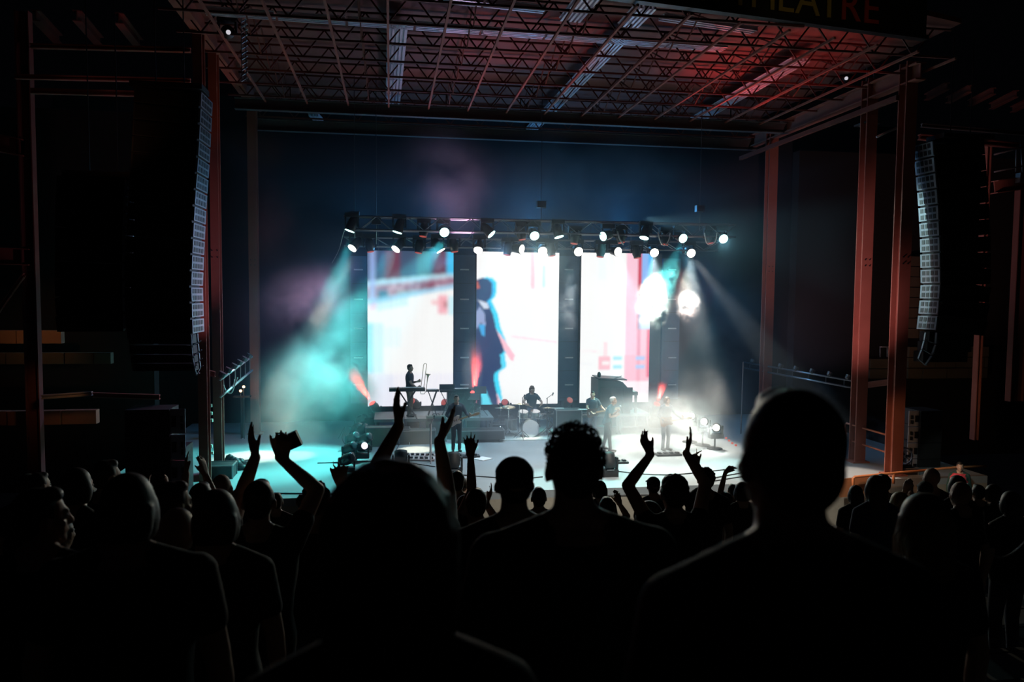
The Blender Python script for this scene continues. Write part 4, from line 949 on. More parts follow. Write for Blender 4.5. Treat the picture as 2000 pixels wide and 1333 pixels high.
# ---------------------------------------------------------------- people
def remesh(mb, vox, name, smooth=2):
    me = mb.mesh('tmp'); bm = bmesh.new(); bm.from_mesh(me); bmesh.ops.recalc_face_normals(bm, faces=bm.faces); bm.to_mesh(me); bm.free()
    o = bpy.data.objects.new('tmp', me); COL.objects.link(o)
    r_ = o.modifiers.new('r', 'REMESH'); r_.mode = 'VOXEL'; r_.voxel_size = vox; r_.use_smooth_shade = True
    if smooth: s = o.modifiers.new('s', 'SMOOTH'); s.factor = .5; s.iterations = smooth
    dg = bpy.context.evaluated_depsgraph_get()
    out = bpy.data.meshes.new_from_object(o.evaluated_get(dg)); out.name = name; bpy.data.objects.remove(o); bpy.data.meshes.remove(me)
    return out
def attach(me, name, m, parent):
    me.materials.clear(); me.materials.append(m); o = bpy.data.objects.new(name, me); COL.objects.link(o); o.parent = parent; WM[o.name] = WM[parent.name]; return o
skin_m = mat('skin', (.42, .26, .19), .55); skin_d2 = mat('deeper_skin', (.20, .11, .075), .55)
hair_d = mat('dark_hair', (.02, .014, .01), .5); hair_b = mat('brown_hair', (.09, .045, .02), .5); hair_y = mat('blond_hair', (.4, .28, .1), .5); hair_g = mat('grey_hair', (.55, .55, .52), .6)
denim = mat('denim', (.04, .055, .09), .8); shoe = mat('shoe', (.015,)*3, .5)
def cloth(n, c): return mat('cloth_'+n, c, .85, 0, bump=.2, scale=20)

def hand(b, wrist, d, nrm, s, side, curl=.25, spread=.12, fcurl=None):
    """wrist, d: direction of the fingers, nrm: palm normal, side: +1/-1 which side the thumb leaves"""
    d = Vector(d).normalized(); nrm = (Vector(nrm)-d*Vector(nrm).dot(d)).normalized(); x = d.cross(nrm)*side
    W = Vector(wrist); pl = .098*s
    for k in range(4):                        # palm: four rays merged into one slab
        u = (k-1.5)*.0205*s
        b.cone(W+x*u*.65+d*.004*s, W+x*u+d*(pl-.004*abs(k-1)*s), .0165*s, .0125*s, 8)
    for k in range(4):
        L = (.074, .084, .078, .060)[k]*s; r0 = .0095*s
        c = (fcurl[k] if fcurl else curl); a = (1.5-k)*-spread*-1
        p = W+x*(1.5-k)*.0215*s+d*(pl-.006*abs(k-1)*s); dd = (d+x*(1.5-k)*spread).normalized()
        for j, f in enumerate((.45, .31, .24)):
            dd = (dd*math.cos(c)+nrm*math.sin(c)).normalized(); q = p+dd*L*f; b.cone(p, q, r0*(1-.1*j), r0*(.92-.1*j), 8); p = q
    p = W+x*.024*s+d*.022*s; dd = (d*.84+x*.5+nrm*.22).normalized()
    b.cone(W+d*.012*s+x*.01*s, p+dd*.02*s, .017*s, .014*s, 8)
    for j, f in enumerate((.042, .034, .026)):
        q = p+dd*f*s; b.cone(p, q, (.0135-.0015*j)*s, (.012-.0015*j)*s, 8); p = q; dd = (dd+d*.25+nrm*.1).normalized()
def ik(a, w_, L1, L2, pole):
    v = w_-a; D = min(v.length, (L1+L2)*.995); v.normalize(); w2 = a+v*D
    x = (L1*L1-L2*L2+D*D)/(2*D); h = math.sqrt(max(0, L1*L1-x*x)); pv = pole-a; pv -= v*pv.dot(v); pv.normalize()
    return a+v*x+pv*h, w2
class Pose: pass
def person(label, foot, H, rz=0, arms=None, hair='short', shirt=None, skin=None, hairm=None, vox=.014, wide=1.0, head_turn=0, lean=0, trousers=None, group=None, legs=None, extra=None, headk=1.0, sleeve=.55, collar=False, name='person', long_sleeve=False, hands=None, head_pitch=0, seated=False):
    s = H/1.75; t = thing(name, label, 'person', foot, rz, group)
    inv = WM[t.name].inverted(); Lo = lambda p: inv @ Vector(p)
    V = lambda x, y, z: Vector((x, y, z))*s
    def ln(v):                                 # lean the torso about the hip
        if not lean: return v
        c = V(0, 0, .95); return c+Matrix.Rotation(-lean, 3, 'X') @ (v-c)
    skin = skin or skin_m; shirt = shirt or cloth('black', (.012, .012, .014)); trousers = trousers or denim; hairm = hairm or hair_d
    b = MB(); sh = MB(); tr = MB()
    w_ = wide
    secs = [(.86, .165, .11), (.95, .17, .115), (1.05, .15, .10), (1.15, .158, .105), (1.27, .178, .118), (1.36, .185, .112), (1.42, .165, .095), (1.455, .105, .075), (1.48, .065, .06)]
    gut = max(0, wide-1)
    dz = -.45 if seated else 0
    sec2 = [(ln(V(0, -.0, z)), rx*s*(w_ if z > 1 else (1+w_)/2), ry*s*(1+gut*.8)) for z, rx, ry in secs]
    b.loft(sec2, 20, 2.3)
    sh.loft([(c, rx+.014*s, ry+.014*s) for c, rx, ry in sec2[:-1]], 20, 2.3)
    nk = ln(V(0, .005, 1.45)); hc = ln(V(0, .02, 1.628)); 
    if head_pitch: hc = hc+V(0, .06*head_pitch, -.02*abs(head_pitch))
    b.cone(nk, hc-V(0, .01, .05), .062*s*(1+gut*.3), .056*s*headk*(1+gut*.3), 14)
    hk = s*headk
    HR = Matrix.Rotation(-lean*.6, 3, 'X') @ Matrix.Rotation(head_turn, 3, 'Z') @ Matrix.Rotation(-head_pitch, 3, 'X')
    hp = lambda x, y, z: hc+HR @ Vector((x*hk, y*hk, z*hk))
    b.ball(hp(0, -.012, .025), (.077*hk, .096*hk, .098*hk), 20, HR)                 # skull
    b.ball(hp(0, .022, -.035), (.060*hk, .070*hk, .082*hk), 16, HR)                 # face
    b.ball(hp(0, .062, -.088), (.030*hk, .028*hk, .026*hk), 10, HR)                 # chin
    b.cone(hp(0, .090, .012), hp(0, .108, -.026), .008*hk, .013*hk, 8)              # nose
    b.cone(hp(-.03, .080, .024), hp(.03, .080, .024), .012*hk, .012*hk, 8)          # brow
    b.ball(hp(0, .088, -.056), (.024*hk, .009*hk, .009*hk), 8, HR)                  # lips
    for e in (-1, 1):
        b.ball(hp(e*.082, -.008, -.005), (.011*hk, .020*hk, .033*hk), 10, HR @ Matrix.Rotation(e*.35, 3, 'Z'))
        b.ball(hp(e*.045, .05, -.02), (.026*hk, .026*hk, .022*hk), 8, HR)           # cheeks
        b.cone(ln(V(e*.04, -.01, 1.50)), ln(V(e*.165*w_, -.01, 1.415)), .042*s, .05*s, 12)
        sh.cone(ln(V(e*.07, -.01, 1.482)), ln(V(e*.165*w_, -.01, 1.42)), .046*s, .062*s, 12)
        S_ = ln(V(e*.178*w_, -.005, 1.405))
        k = 'L' if e < 0 else 'R'; a = (arms or {}).get(k)
        if a is None: W_ = ln(V(e*.25*w_, .03, .86)); pole = ln(V(e*.45, -.3, 1.1)); hd = Vector((0, .05, -1)); hn = Vector((-e, 0, 0))
        else:
            W_ = Lo(a['w']) if a.get('world', True) else ln(V(*a['w']))
            pole = (Lo(a['pole']) if a.get('world', True) else ln(V(*a['pole']))) if 'pole' in a else S_+Vector((e*.5, 0, -.4))
            if 'tip' in a: hd = (Lo(a['tip']) if a.get('world', True) else ln(V(*a['tip'])))-W_
            else: hd = Vector(a['hd'])
            hn = Vector(a.get('n', (-e, .3, 0)))
        L1, L2 = .295*s, .262*s
        rr = (W_-S_).length/((L1+L2)*.99)
        if rr > 1: L1 *= min(rr, 1.12); L2 *= min(rr, 1.12)
        if a is not None and (W_-S_).z > 0: S_ = S_+Vector((-e*.01, 0, .03))*s
        E_, W_ = ik(S_, W_, L1, L2, pole)
        ak = 1+gut*.5
        b.cone(S_, E_, .056*s*ak, .042*s*ak, 12); b.cone(E_, E_.lerp(W_, .35), .041*s*ak, .040*s*ak, 12); b.cone(E_.lerp(W_, .3), W_, .041*s*ak, .027*s, 12); b.ball(W_, .027*s, 10)
        sh.ball(S_, .066*s*ak, 12); sh.cone(S_, S_.lerp(E_, .95 if long_sleeve else sleeve), .066*s*ak, .062*s*ak if not long_sleeve else .052*s*ak, 12)
        if long_sleeve: sh.cone(E_, E_.lerp(W_, .93), .052*s, .038*s, 12)
        if (a or {}).get('hand', 1): hand(b, W_, hd, hn, s*1.02, e*(a or {}).get('thumb', 1) if a else -1, curl=(a or {}).get('curl', .25), spread=(a or {}).get('spread', .1), fcurl=(a or {}).get('fcurl'))
        # legs
        hipx = .092*s*(1+w_)/2
        if seated: kn = Vector((e*.14*s, .42*s, .52*s)); an = Vector((e*.17*s, .42*s, .09*s)); hp_ = Vector((hipx*e, 0, .62*s)) if 0 else V(e*.092, 0, .9)
        if seated: kn = V(e*.16, .38, .86); an = V(e*.16, .42, .45)
        if not seated:
            st = (legs or {}).get(k, (e*.1, 0)); an = V(st[0], st[1], .085); kn = V(st[0]*.95, st[1]*.5+.03, .49)
        h0 = V(e*.09*(1+w_)/2, 0, .9)
        b.cone(h0, kn, .082*s, .055*s, 12); b.cone(kn, an, .054*s, .036*s, 12); b.cone(an+V(0, -.03, -.045), an+V(e*.02, .15, -.055), .036*s, .03*s, 10)
        tr.cone(h0, kn, .094*s, .07*s, 12); tr.cone(kn, an, .068*s, .055*s, 12)
    tr.loft([(V(0, 0, z), rx*s*(1+w_)/2, ry*s) for z, rx, ry in ((.82, .165, .12), (.9, .178, .126), (1.0, .168, .12))], 18, 2.2)
    if extra: extra(b, sh, tr, s, ln, hp, HR, V)
    attach(remesh(b, vox, 'body'), 'body', skin, t)
    attach(remesh(sh, max(vox, .016), 'shirt'), 'shirt', shirt, t); attach(remesh(tr, max(.02, vox*1.6), 'trousers'), 'trousers', trousers, t)
    h = MB()
    if hair in ('short', 'curly', 'bun', 'long', 'shag', 'medium'):
        k1 = {'short': 1.0, 'curly': 1.02, 'bun': 1.0, 'long': 1.07, 'shag': 1.15, 'medium': 1.08}[hair]
        h.ball(hp(0, -.022, .042), (.079*hk*k1, .092*hk*k1, .088*hk*k1), 20, HR); h.ball(hp(0, -.045, -.005), (.072*hk*k1, .062*hk*k1, .075*hk*k1), 16, HR)
        for e in (-1, 1): h.ball(hp(e*.066*k1, -.012, .03), (.018*hk, .04*hk, .045*hk), 10, HR)
        if hair in ('long', 'medium', 'shag'):
            for e in (-1, 1): h.ball(hp(e*.07, -.01, -.02), (.030*hk, .055*hk, .085*hk), 12, HR)
        if hair == 'bun': h.ball(hp(0, -.1, .09), .04*hk, 12)
        if hair == 'short': h.ball(hp(.005, .03, .092), (.05*hk, .05*hk, .035*hk), 12, HR)
        if hair in ('curly', 'shag'):
            rg = random.Random(hash(label) & 65535 if False else len(label))
            for k in range(70 if vox > .01 else 240):
                a = rg.uniform(0, 2*PI); z = rg.uniform(-.35, 1); r_ = math.sqrt(1-z*z)
                if z < .25 and math.sin(a) > .3: continue
                c = hp(.078*k1*r_*math.cos(a), -.02+.094*k1*r_*math.sin(a), .038+.09*k1*z); h.ball(c, rg.uniform(.010, .019)*hk, 8)
        if hair in ('long', 'shag', 'medium'):
            dn_ = {'long': .34, 'shag': .16, 'medium': .12}[hair]
            h.loft([(hp(0, -.05-.02*f, .03-dn_*f*1.0), .088*hk*k1*(1-.18*f+.22*math.sin(f*2.6)*.4), .055*hk*k1*(1-.35*f)) for f in (0, .2, .4, .6, .8, 1)], 16, 2.2)
    if hair == 'bald': h = None
    if hair == 'cap':
        c = cloth('cap', (.02, .022, .026)); hc_ = MB()
        hc_.ball(hp(0, -.015, .055), (.086*hk, .104*hk, .082*hk), 20, HR); hc_.loft([(hp(0, -.015, .02+.03*i), .087*hk, .105*hk) for i in range(3)], 20)
        attach(remesh(hc_, .01, 'cap'), 'cap', c, t)
        bb = MB(); bb.prism([(math.cos(a)*.075*hk, math.sin(a)*.085*hk) for a in [PI*j/10 for j in range(11)]], .006, Matrix.Translation(hp(0, .075, .045)) @ HR.to_4x4()); attach(bb.mesh('brim'), 'brim', c, t)
        h.ball(hp(0, -.045, -.005), (.074*hk, .06*hk, .07*hk), 16, HR)
    if h: attach(remesh(h, max(.008, min(vox, .012)), 'hair'), 'hair', hairm, t)
    ey = MB()
    for e in (-1, 1): ey.ball(hp(e*.031, .078, .002), .0115*hk, 8)
    attach(ey.mesh('eyes'), 'eyes', mat('eye_white', (.6, .6, .58), .3), t)
    fo = MB()
    for e in (-1, 1):
        st = V(e*.16, .45, .0+.37) if seated else V((legs or {}).get('L' if e < 0 else 'R', (e*.1, 0))[0], (legs or {}).get('L' if e < 0 else 'R', (e*.1, 0))[1], 0)
        fo.cone(st+V(0, -.04, .045), st+V(e*.02, .17, .035), .045*s, .035*s, 10)
    attach(remesh(fo, .015, 'shoes'), 'shoes', shoe, t)
    if collar:
        c = MB(); n0 = ln(V(0, -.002, 1.47)); P = []
        c.lathe([(.098*s, -.035*s), (.088*s, .0), (.082*s, .035*s), (.076*s, .035*s), (.08*s, -.0), (.088*s, -.035*s)], 28, n0, Matrix.Rotation(-.25, 3, 'X'), (1.0, .95, 1))
        attach(c.mesh('collar'), 'collar', shirt, t)
    if seated: pass
    return t, hp, ln, V

def crowd_spot(cx, top, wpx, hw=.165):
    """terrace position and height for a head seen at cx, with its top at `top` and wpx wide"""
    d0 = hw*F/wpx; best = None
    for f in (1, .97, 1.03, .93, 1.07, .9, 1.1, .86, 1.15, .82, 1.2, 1.28, .76, 1.36, .7, 1.45, .65):
        P = at_d(cx, top, d0*f); k = math.floor((P.y+.45)/.9); c = k*.9
        # keep the feet well on the tread
        yy = min(max(P.y, c-.45+.16), c+.45-.2); P = at_y(cx, top, yy); z = tier_z(max(k, 0)); H = P.z-z
        pen = max(0, 1.56-H, H-1.86)*4+abs(f-1)
        if best is None or pen < best[0]: best = (pen, P, z, H, f)
    return best[1], best[2], min(max(best[3], 1.45), 2.0)
def crowd(label, cx, top, wpx, hw=.165, arms=None, **k):
    P, z, H = crowd_spot(cx, top, wpx, hw)
    hk = k.pop('headk', None)
    if hk is None: hk = min(1.18, max(.84, (wpx/F*(P-CAM).dot(_f)/hw)/(H/1.75)))
    print('FIT', label[:30], round((P-CAM).dot(_f), 2), round(H, 2), round(hk, 2))
    A_ = {}
    for key, a in (arms or {}).items():
        dy = a.get('dy', .12); q = {'w': at_y(*a['w'], P.y+dy), 'tip': at_y(*a['tip'], P.y+dy+a.get('ty', 0))}
        q['pole'] = at_y(*a['e'], P.y+dy-.02) if 'e' in a else Vector((P.x+(.5 if key == 'R' else -.5), P.y+.1, P.z-.5))
        for kk in ('n', 'curl', 'spread', 'thumb', 'fcurl'):
            if kk in a: q[kk] = a[kk]
        A_[key] = q
    return person(label, (P.x, P.y-.01, z), H, arms=A_, headk=hk, **k), P
# ---------------------------------------------------------------- performers
def guitar(label, c, ax, nrm, m, L=1.0, bass=False):
    """c: middle of the body, ax: unit vector towards the headstock, nrm: facing"""
    ax = Vector(ax).normalized(); nrm = (Vector(nrm)-ax*Vector(nrm).dot(ax)).normalized(); up = nrm.cross(ax)
    t = thing('bass_guitar' if bass else 'electric_guitar', label, 'guitar', c); q = Matrix((ax, up, nrm)).transposed().to_4x4(); q.translation = Vector(c)
    out = [(-.22, .02), (-.2, .12), (-.12, .165), (-.03, .13), (.04, .115), (.12, .14), (.19, .12), (.16, .05), (.14, .0), (.15, -.05), (.19, -.10), (.13, -.13), (.04, -.115), (-.04, -.14), (-.13, -.17), (-.21, -.12)]
    b = MB(); b.prism(out, .045, q); b.build('body', m, t)
    nl = .5 if not bass else .62
    b = MB(); b.bar(q @ Vector((.1, 0, .055)), q @ Vector((.14+nl, 0, .055)), .05, .022, nrm); b.build('neck', WOOD, t)
    b = MB(); b.prism([(.13+nl, -.03), (.2+nl, -.045), (.3+nl, -.035), (.32+nl, .02), (.22+nl, .04), (.13+nl, .03)], .02, q @ Matrix.Translation((0, 0, .045))); b.build('headstock', WOOD, t)
    b = MB()
    for k in range(6): b.ball(q @ Vector((.17+nl+.024*k, .05, .055)), .012, 6)
    b.build('tuning_pegs', CHROME, t)
    b = MB()
    for k in range(3): b.box(q @ Vector((-.08+.07*k, 0, .052)), (.02, .08, .02), q.to_3x3())
    b.build('pickups', BLACK, t); b = MB(); b.box(q @ Vector((-.14, 0, .056)), (.03, .09, .02), q.to_3x3()); b.build('bridge', CHROME, t)
    return t
tb = at_y(800, 790, 26.55); Htb = at_y(803, 712, 26.55).z-RZ
P0 = Vector((tb.x, 26.55, RZ)); slide = at_y(816, 760, 26.35)
person('trombonist in dark shirt standing behind the long keyboard on the left riser', P0, Htb, -PI/2-.35, hair='short', shirt=cloth('navy', (.02, .03, .045)), vox=.012, name='person', long_sleeve=False, trousers=cloth('khaki', (.2, .16, .12)),
    arms={'L': {'w': P0+Vector((.26, -.12, 1.22)), 'tip': P0+Vector((.34, -.14, 1.24)), 'pole': P0+Vector((-.1, .4, .7)), 'curl': .8}, 'R': {'w': P0+Vector((.25, -.14, 1.0)), 'tip': P0+Vector((.33, -.16, 1.03)), 'pole': P0+Vector((-.1, -.4, .6)), 'curl': .8}})
t = thing('trombone', 'thin trombone held upright in front of the trombonist', 'trombone', P0+Vector((.36, -.16, .95))); o = P0+Vector((.36, -.17, .85))
b = MB(); q = Vector((.12, 0, 1)).normalized(); x = Vector((1, -.2, 0)).normalized()
b.tube([o, o+q*.95]+[o+q*(.95+.06*math.sin(a))+x*.05*(1-math.cos(a)) for a in (.6, 1.2, 1.9, 2.5)]+[o+q*.95+x*.1, o+q*.1+x*.1], .011, 8); b.build('slide', brass, t, True)
b = MB(); b.tube([o+q*.02, o-q*.05+x*.02, o-q*.05+x*.14, o+q*.05+x*.19, o+q*.35+x*.19], .012, 8); b.lathe([(.012, 0), (.02, .15), (.045, .24), (.10, .3), (.095, .3)], 20, o+q*.35+x*.19, q.to_track_quat('Z', 'Y').to_matrix()); b.build('bell', brass, t, True)
# left guitarist
g = fl(891, 882); g.z = 0
person('guitarist in dark clothes standing in the teal pool at left', g, 1.8, PI+.1, hair='short', shirt=cloth('charcoal', (.03, .03, .04)), trousers=cloth('dark_trousers', (.02, .025, .03)), vox=.012, long_sleeve=True, legs={'L': (-.1, 0), 'R': (.1, .02)},
    arms={'R': {'w': g+Vector((-.16, -.24, 1.06)), 'tip': g+Vector((-.08, -.27, 1.02)), 'pole': g+Vector((-.6, .1, 1.0)), 'curl': .5}, 'L': {'w': g+Vector((.38, -.33, 1.16)), 'tip': g+Vector((.42, -.36, 1.24)), 'pole': g+Vector((.5, .1, .8)), 'curl': .9}})
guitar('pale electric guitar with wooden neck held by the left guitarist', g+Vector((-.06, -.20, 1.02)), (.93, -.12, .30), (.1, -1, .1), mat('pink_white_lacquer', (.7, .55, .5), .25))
# singer
sn = fl(1184, 880); sn.z = 0
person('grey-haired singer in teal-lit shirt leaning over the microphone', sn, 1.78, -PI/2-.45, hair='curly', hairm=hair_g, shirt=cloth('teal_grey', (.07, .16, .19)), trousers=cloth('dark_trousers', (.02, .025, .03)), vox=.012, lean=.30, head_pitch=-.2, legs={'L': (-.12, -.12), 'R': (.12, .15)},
    arms={'L': {'w': sn+Vector((.30, -.16, 1.28)), 'tip': sn+Vector((.42, -.26, 1.42)), 'pole': sn+Vector((.1, .2, .8)), 'curl': 1.0}, 'R': {'w': sn+Vector((.24, -.22, 1.14)), 'tip': sn+Vector((.36, -.28, 1.26)), 'pole': sn+Vector((0, -.5, .8)), 'curl': 1.0}})
t = thing('microphone', 'hand-held microphone at the singer\'s mouth', 'microphone', sn+Vector((.4, -.28, 1.3))); b = MB(); b.tube([sn+Vector((.44, -.3, 1.24)), sn+Vector((.38, -.25, 1.42))], .015, 8); b.build('handle', BLACK, t); b = MB(); b.ball(sn+Vector((.37, -.24, 1.45)), .035); b.build('grille', GREY, t, True)
# bassist
bp = at_y(1157, 830, 25.7); bp.z = 0; Hb = at_y(1157, 765, 25.7).z
person('bassist in dark t-shirt standing before the organ', bp, max(1.66, Hb), PI-.3, hair='short', shirt=cloth('slate', (.05, .07, .09)), vox=.012, skin=skin_m,
    arms={'R': {'w': bp+Vector((-.12, -.28, .98)), 'tip': bp+Vector((-.04, -.3, .94)), 'pole': bp+Vector((-.6, .1, .9)), 'curl': .5}, 'L': {'w': bp+Vector((.40, -.28, 1.0)), 'tip': bp+Vector((.42, -.32, 1.08)), 'pole': bp+Vector((.5, .2, .7)), 'curl': .9}})
guitar('dark bass guitar held low by the bassist', bp+Vector((-.05, -.25, .95)), (-.85, -.1, -.28) if 0 else (.93, -.15, .18), (0, -1, .1), mat('dark_lacquer', (.06, .03, .02), .25), bass=True)
# right guitarist
rg_ = fl(1299, 880); rg_.z = 0
person('long-haired guitarist half veiled by smoke at the right microphone stand', rg_, 1.74, PI+.25, hair='medium', hairm=hair_b, shirt=cloth('dim_navy', (.03, .035, .06)), trousers=denim, vox=.012, lean=.08, long_sleeve=True,
    arms={'R': {'w': rg_+Vector((-.16, -.26, 1.02)), 'tip': rg_+Vector((-.08, -.29, .98)), 'pole': rg_+Vector((-.6, .1, .9)), 'curl': .5}, 'L': {'w': rg_+Vector((.40, -.36, 1.08)), 'tip': rg_+Vector((.44, -.38, 1.16)), 'pole': rg_+Vector((.5, .1, .7)), 'curl': .9}})
guitar('electric guitar with lit pegs held by the right guitarist', rg_+Vector((-.05, -.22, .98)), (.95, -.15, .16), (.1, -1, .1), mat('sunburst', (.25, .1, .04), .25))
# drummer
dr = D+Vector((.25, .62, 0))
person('drummer with wavy hair sitting behind the drum kit', dr+Vector((0, .05, -.12)), 1.78, PI, hair='shag', hairm=hair_b, shirt=cloth('teal_black', (.03, .045, .05)), vox=.012, seated=True,
    arms={'L': {'w': dr+Vector((.3, -.38, 1.05)), 'tip': dr+Vector((.25, -.5, 1.06)), 'pole': dr+Vector((.6, 0, .9)), 'curl': .9}, 'R': {'w': dr+Vector((-.3, -.38, 1.05)), 'tip': dr+Vector((-.25, -.5, 1.06)), 'pole': dr+Vector((-.6, 0, .9)), 'curl': .9}})
for e in (-1, 1): b = MB(); b.tube([dr+Vector((e*.27, -.45, 1.06)), dr+Vector((e*.12, -.75, 1.0))], .008, 6); tag(b.build('drumstick', WOOD), 'wooden drumstick in the drummer\'s '+('left' if e > 0 else 'right')+' hand', 'drumstick')
# steward
gu = at_y(1874, 930, 18.2); gu.z = -1.24; Hg = at_y(1874, 903, 18.2).z+1.24
person('steward in a dark top with red vest panels facing the crowd at right', gu, min(1.9, Hg), PI-.5, hair='short', vox=.014, shirt=cloth('dark_green', (.02, .06, .05)), long_sleeve=True)
t = thing('safety_vest', 'red safety vest worn by the steward at right', 'vest', gu+Vector((0, 0, 1.1)))
b = MB(); b.loft([(gu+Vector((0, 0, z)), rx, ry) for z, rx, ry in ((1.05, .225, .175), (1.25, .235, .18), (1.45, .25, .165), (1.55, .17, .12))], 18, 2.2); b.build('vest', mat('vest_red', (.6, .05, .07), .8), t, True)
b = MB(); b.loft([(gu+Vector((0, 0, z)), .24, .185) for z in (1.27, 1.32)], 18, 2.2); b.build('stripe', mat('stripe', (.7, .72, .7), .5), t)

# ---------------------------------------------------------------- audience, near to far
FG = 'audience seen from behind'
dgreen = cloth('dark_green_tee', (.012, .03, .022)); navy = cloth('dark_navy', (.012, .022, .04))
def curls(t, hp, hk, n=260):
    rg = random.Random(5); b = MB()
    for k in range(n):
        a = rg.uniform(0, 2*PI); z = rg.uniform(-.15, 1)**1.0; r_ = math.sqrt(max(0, 1-z*z))
        c = hp(.082*r_*math.cos(a), -.02+.098*r_*math.sin(a), .04+.094*z)
        n_ = Vector((r_*math.cos(a), r_*math.sin(a), z+.2)).normalized(); u = n_.orthogonal().normalized(); v = n_.cross(u); ph = rg.uniform(0, 6)
        R_ = rg.uniform(.010, .019)*hk*(.55+.65*max(0, z))
        u2 = u*math.cos(ph)+v*math.sin(ph)
        b.tube([c+(n_*math.sin(w_)+u2*math.cos(w_))*R_ for w_ in [j*.7 for j in range(8)]], .0021*hk, 5)
    o = b.build('curl_strands', hair_d, t, True, world=False); o['kind'] = 'stuff'; return o
r = crowd('man right of centre with short hair and collared shirt, the largest sharp head', 1551, 757, 192, .165, hair='short', shirt=navy, vox=.008, collar=True, group=FG, sleeve=.7, wide=1.05)
(tC, hpC, lnC, VC), PC = crowd('broad man with tight curls and dark green t-shirt near the middle', 1123, 832, 100, .155, hair='short', shirt=dgreen, vox=.008, wide=1.2, group=FG, sleeve=.75)
curls(tC, hpC, 1.0)
crowd('person with a big hooded blurred head, closest to the camera at left of centre', 760, 950, 262, .22, hair='shag', shirt=cloth('dark_purple', (.02, .018, .03)), vox=.01, group=FG, headk=1.08, wide=1.0)
crowd('man in a dark cap left of the curly-haired man', 1005, 890, 75, .172, hair='cap', vox=.01, shirt=cloth('maroon', (.03, .012, .014)), group=FG, wide=1.15)
crowd('person clapping with both bare arms high, head hidden behind the blurred head', 800, 925, 68, .16, hair='short', vox=.008, group=FG, long_sleeve=False, sleeve=.3,
    arms={'L': {'w': (779, 832), 'tip': (772, 768), 'e': (715, 925), 'dy': .25, 'n': (1, .25, 0), 'curl': .10, 'spread': .02}, 'R': {'w': (858, 862), 'tip': (897, 792), 'e': (880, 1005), 'dy': .25, 'n': (-1, .35, .3), 'curl': .10, 'spread': .05}})
crowd('curly-haired woman with bare arms clapping above her head right of centre', 1317, 932, 56, .185, hair='curly', vox=.009, group=FG, sleeve=.2,
    arms={'L': {'w': (1271, 888), 'tip': (1256, 858), 'e': (1247, 955), 'dy': .1, 'n': (.9, .3, -.2), 'curl': .3, 'spread': .04}, 'R': {'w': (1340, 886), 'tip': (1349, 858), 'e': (1364, 950), 'dy': .1, 'n': (-1, .4, 0), 'curl': .2, 'spread': .12}})
(g1, *_), PG = crowd('man left of centre with both arms up, one waving, one holding a dark cup', 505, 938, 60, .165, hair='short', vox=.009, group=FG, sleeve=.4,
    arms={'L': {'w': (499, 893), 'tip': (492, 862), 'e': (480, 945), 'dy': .1, 'n': (1, .5, 0), 'curl': .12, 'spread': .05}, 'R': {'w': (550, 897), 'tip': (553, 872), 'e': (574, 962), 'dy': .1, 'n': (-.2, 1, .1), 'curl': .9, 'spread': .1}})
pc = at_y(560, 866, PG.y+.17); b = MB(); b.box(pc, (.15, .055, .085), Matrix.Rotation(-.42, 3, 'Y')); b.m = 0; t = tag(b.build('phone', CASE), 'dark phone held up in the raised hand left of centre', 'phone')
crowd('person with one slim arm raised left of the cap, fingers spread', 930, 958, 42, .16, hair='short', vox=.009, group=FG, sleeve=.3,
    arms={'L': {'w': (919, 889), 'tip': (916, 853), 'e': (935, 965), 'dy': .1, 'n': (.2, 1, 0), 'curl': .08, 'spread': .14}, 'R': {'w': (950, 985), 'tip': (962, 955), 'e': (975, 1030), 'dy': .2, 'n': (-1, .3, 0), 'curl': .2, 'spread': .3}})
crowd('short-haired man with a pointing finger raised, right of the clapping woman', 1379, 914, 31, .16, hair='curly', vox=.011, group=FG,
    arms={'L': {'w': (1362, 908), 'tip': (1358, 893), 'e': (1366, 945), 'dy': .1, 'fcurl': (.05, 1.3, 1.3, 1.3)}})
crowd('person with one thin arm raised and hand drooping near the big right head', 1418, 965, 26, .16, hair='short', vox=.011, group=FG,
    arms={'L': {'w': (1417, 922), 'tip': (1427, 912), 'e': (1407, 962), 'dy': .1, 'curl': .5}})
crowd('man at left with a bare lit neck, in front of the waving man', 432, 930, 33, .155, hair='bald', vox=.013, group=FG, headk=1.1)
crowd('curly-haired head between the waving man and the blurred head', 617, 943, 55, .18, hair='curly', vox=.011, group=FG,
    arms={'R': {'w': (666, 950), 'tip': (666, 922), 'e': (672, 985), 'dy': .15, 'n': (0, 1, 0), 'curl': .15, 'spread': .2}})
crowd('hooded person left of the waving man', 422, 960, 86, .19, hair='medium', vox=.011, group=FG)
crowd('man with a bare round head at left, above the striped shoulder', 345, 995, 72, .165, hair='bald', vox=.011, group=FG, shirt=cloth('striped_grey', (.06, .06, .08)), wide=1.1)
crowd('man turned slightly right behind the bare-headed man at left', 336, 940, 62, .165, hair='short', vox=.011, group=FG, head_turn=-.7)
crowd('large dark head at left in front of the speaker stack', 250, 930, 96, .17, hair='medium', vox=.009, group=FG, wide=1.25)
crowd('person at far left whose cheek catches pale light', 78, 955, 84, .17, hair='short', vox=.009, group=FG, head_turn=-.9, wide=1.1)
crowd('person clapping blurred hands before the left columns', 392, 945, 44, .16, hair='short', vox=.011, group=FG,
    arms={'L': {'w': (364, 926), 'tip': (364, 898), 'e': (352, 985), 'dy': .36, 'curl': .15}, 'R': {'w': (402, 930), 'tip': (394, 898), 'e': (425, 990), 'dy': .36, 'curl': .15}})
(tW, hpW, lnW, VW), PW = crowd('long-haired woman at right, big dark head with pale strands', 1806, 972, 105, .2, hair='long', vox=.009, group=FG, hairm=hair_b)
rs = random.Random(4); b = MB()
